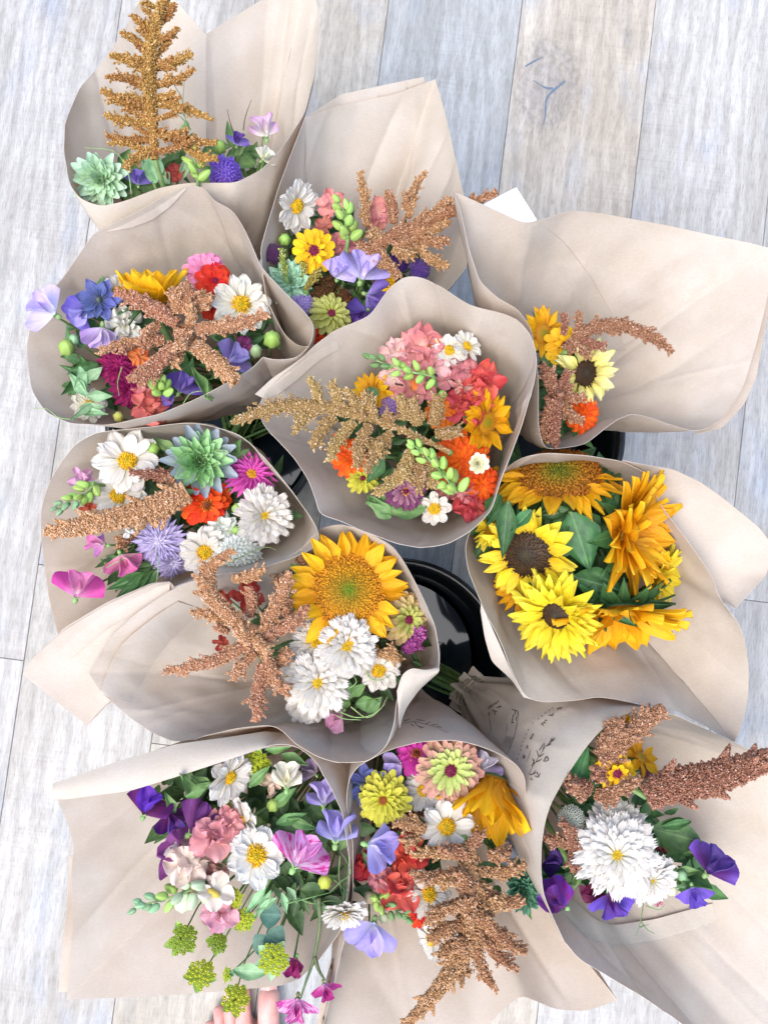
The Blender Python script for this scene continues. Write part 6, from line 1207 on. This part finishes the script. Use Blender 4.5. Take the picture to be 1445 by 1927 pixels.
def build_print():
    o = NECK['B11']; W = WRAP['B11']
    mb = MB()       # sprig nearest the rim
    stroke(mb, 'B11', [(994, 1458), (1000, 1446), (1010, 1430), (1024, 1408), (1040, 1392)], 1.4, o)
    for x, y, a, L in ((1000, 1442, -1.2, 14), (1005, 1438, -1.9, 12), (1008, 1434, -.5, 13), (1013, 1424, -1.9, 13), (1014, 1424, -.6, 11), (1020, 1414, -1.3, 16), (1014, 1412, -1.0, 16), (1026, 1404, -.4, 12), (1032, 1402, -1.2, 15), (1030, 1402, -.9, 18), (1036, 1396, -.7, 11)):
        leafmark(mb, 'B11', x, y, a, L, 3.2, o)
    for x, y, a, L in ((996, 1458, -.3, 14), (1003, 1456, -1.0, 8), (1006, 1460, .3, 9), (1010, 1452, 1.2, 9), (1012, 1462, -1.1, 9), (998, 1464, .8, 6)): leafmark(mb, 'B11', x, y, a, L, 3, o)
    ob('printed_sprig', mb.mesh('printed_sprig', INK, False), W)
    mb = MB(); stroke(mb, 'B11', [(1022, 1433), (1028, 1424), (1031, 1430), (1024, 1433)], 4, o); ob('printed_heart', mb.mesh('printed_heart', INK, False), W)
    # letters, each with its strokes as seen along the curving line
    for nm, st in (('V', [[(1033, 1347), (1041, 1344)], [(1041, 1341), (1040, 1347)], [(1032, 1346), (1040, 1347)]]), ('Z', [[(1018, 1364), (1026, 1357)], [(1024, 1355), (1030, 1356)], [(1018, 1361), (1023, 1366)], [(1022, 1359), (1027, 1361)]]),
                   ('M', [[(996, 1391), (1003, 1386)], [(1000, 1382), (1005, 1384)], [(998, 1388), (1004, 1380)], [(997, 1388), (1000, 1392)]]), ('A', [[(990, 1407), (994, 1403)], [(992, 1402), (991, 1408)], [(989, 1407), (994, 1408)]]), ('N', [[(983, 1428), (985, 1420)], [(985, 1420), (986, 1428)], [(986, 1428), (988, 1421)]]), ('E', [[(1047, 1334), (1057, 1331)], [(1050, 1337), (1052, 1331)], [(1054, 1336), (1057, 1331)]])):
        mb = MB()
        for s in st: stroke(mb, 'B11', s, 2.3, o)
        if mb.V: ob('printed_letter', mb.mesh('printed_letter', INK, False), W)
    mb = MB()       # dotted line
    for x, y in ((1040, 1331), (1034, 1335), (1027, 1340), (1020, 1346), (1014, 1351), (1003, 1359), (995, 1372), (991, 1380), (988, 1388), (985, 1394), (982, 1402), (980, 1410), (977, 1418), (974, 1427)):
        leafmark(mb, 'B11', x, y, 2.0, 4, 1.8, o)
    stroke(mb, 'B11', [(998, 1412), (994, 1424), (990, 1434)], 1.4, o)
    ob('dotted_line', mb.mesh('dotted_line', INK, False), W, kind='stuff')
    mb = MB()       # fainter sprigs near the tie
    for x, y, a, L in ((918, 1334, -1.0, 12), (923, 1331, -.9, 13), (930, 1326, -.8, 12), (934, 1332, -.4, 10), (920, 1340, 1.6, 8), (930, 1338, 1.2, 8), (938, 1328, .4, 6), (926, 1336, .3, 10)): leafmark(mb, 'B11', x, y, a, L, 3.2, o)
    stroke(mb, 'B11', [(919, 1346), (922, 1360), (923, 1374), (917, 1386)], 1.4, o)
    ob('printed_sprig', mb.mesh('printed_sprig', INK, False), W)
    mb = MB()
    for x, y, a, L in ((962, 1334, .3, 12), (970, 1336, 1.7, 10), (966, 1344, 1.7, 10), (974, 1338, 1.4, 9), (964, 1352, 1.6, 9), (961, 1360, -.2, 6), (972, 1348, 1.7, 9)): leafmark(mb, 'B11', x, y, a, L, 3, o)
    stroke(mb, 'B11', [(975, 1345), (972, 1365), (966, 1390), (958, 1410), (952, 1420)], 1.5, o)
    for k in range(7): stroke(mb, 'B11', [(953 + k * 2.2, 1384 + k * .6), (949 + k * 2.2, 1394), (943 + k * 2.3, 1404 + k * 1.2)], .9, o)
    stroke(mb, 'B11', [(953, 1360), (953, 1372), (950, 1384)], 1.2, o)
    ob('printed_sprig', mb.mesh('printed_sprig', INK, False), W)
    mb = MB(); o2 = NECK['B10']
    stroke(mb, 'B10', [(757, 1361), (780, 1358), (800, 1363), (822, 1369), (843, 1379)], 1.4, o2)
    for x, y, a, L in ((772, 1362, .5, 10), (780, 1359, .8, 14), (786, 1366, .2, 9), (790, 1370, -.3, 9), (800, 1362, -.4, 11), (812, 1364, -.1, 12), (822, 1366, .3, 10), (760, 1356, -.3, 12), (784, 1354, .1, 16)): leafmark(mb, 'B10', x, y, a, L, 2.2, o2)
    if mb.V: ob('printed_sprig', mb.mesh('printed_sprig', INK, False), WRAP['B10'])
build_print()

def build_foot():
    m, nt, pr, out = new_mat('skin'); tc = N(nt, 'TexCoord')
    c = ramp(nt, [(.3, 'bd8478'), (.7, 'd4a295')], noise(nt, tc.outputs['Object'], 60, 4)).outputs[0]; nt.links.new(c, pr.inputs['Base Color'])
    pr.inputs['Roughness'].default_value = .5; pr.inputs['Subsurface Weight'].default_value = .15; pr.inputs['Subsurface Radius'].default_value = (.01, .004, .002); pr.inputs['Subsurface Scale'].default_value = .4
    bump(nt, noise(nt, tc.outputs['Object'], 900, 3), .15, .0006, pr)
    k = 1 / 1434.0; o = P(480, 1998, 0)      # left foot, toes under the paper edge, heel towards the viewer
    # joints: (dx right, dy towards toes, z, radius x, radius y) in metres
    nodes = {'pelvis': (.012, -.05, .035, .036, .030), 'heel': (.012, -.125, .032, .032, .028), 'shin': (.014, -.115, .10, .032, .036), 'shin2': (.014, -.11, .17, .036, .04), 'ball': (.004, .02, .024, .044, .018), 'knuckle': (.002, .042, .018, .044, .014)}
    toes = [(.026, .050, .116, .0165), (-.008, .052, .112, .0115), (-.026, .048, .100, .0105), (-.040, .042, .088, .0095), (-.052, .030, .070, .0095)]
    V, E, RAD = [], [], []; names = list(nodes)
    for n in names: V.append(nodes[n][:3]); RAD.append(nodes[n][3:])
    for a, b in (('pelvis', 'heel'), ('pelvis', 'shin'), ('shin', 'shin2'), ('pelvis', 'ball'), ('ball', 'knuckle')): E.append((names.index(a), names.index(b)))
    kn = names.index('knuckle'); tips = []
    for x, y0, y1, r in toes:
        a = len(V); V += [(x * .9, y0 - .004, r * 1.35 + .004), (x * .97, (y0 + y1) / 2, r * 1.6 + .001), (x, y1 - r, r * .95)]; RAD += [(r, r * .9), (r * .86, r * .8), (r * 1.0, r * .85)]
        E += [(kn, a), (a, a + 1), (a + 1, a + 2)]; tips.append((x, y1, r))
    me = bpy.data.meshes.new('person'); me.from_pydata(V, E, [])
    t = thing('person', 'bare toes of a standing person peeking out below the open sweet pea wrap', 'person', Matrix.Translation(o) @ Matrix.Rotation(.06, 4, 'Z'), None, me)
    sk = t.modifiers.new('skin', 'SKIN'); sk.use_smooth_shade = True
    for v, r in zip(me.skin_vertices[0].data, RAD): v.radius = r
    me.skin_vertices[0].data[0].use_root = True
    sb = t.modifiers.new('sub', 'SUBSURF'); sb.levels = 2; sb.render_levels = 2
    me.materials.append(m)
    nm = plain('toenail', 'cf9d90', .3, .5)
    for x, y, r in tips[:3]:
        VV = []
        for j in range(5):
            for i in range(5):
                u, v = i / 4 * 2 - 1, j / 4
                VV.append((x + u * r * .62 * (1 - .12 * v * v), y - r * 1.25 + v * r * 1.05, r * 1.72 - .35 * r * u * u - .35 * r * v * v))
        ob('toenail', mesh('toenail', VV, grid_faces(5, 5), nm), t)
build_foot()
for h in list(bpy.data.objects):
    if h.parent and h.parent.parent and h.parent.parent.parent: h.parent = h.parent.parent
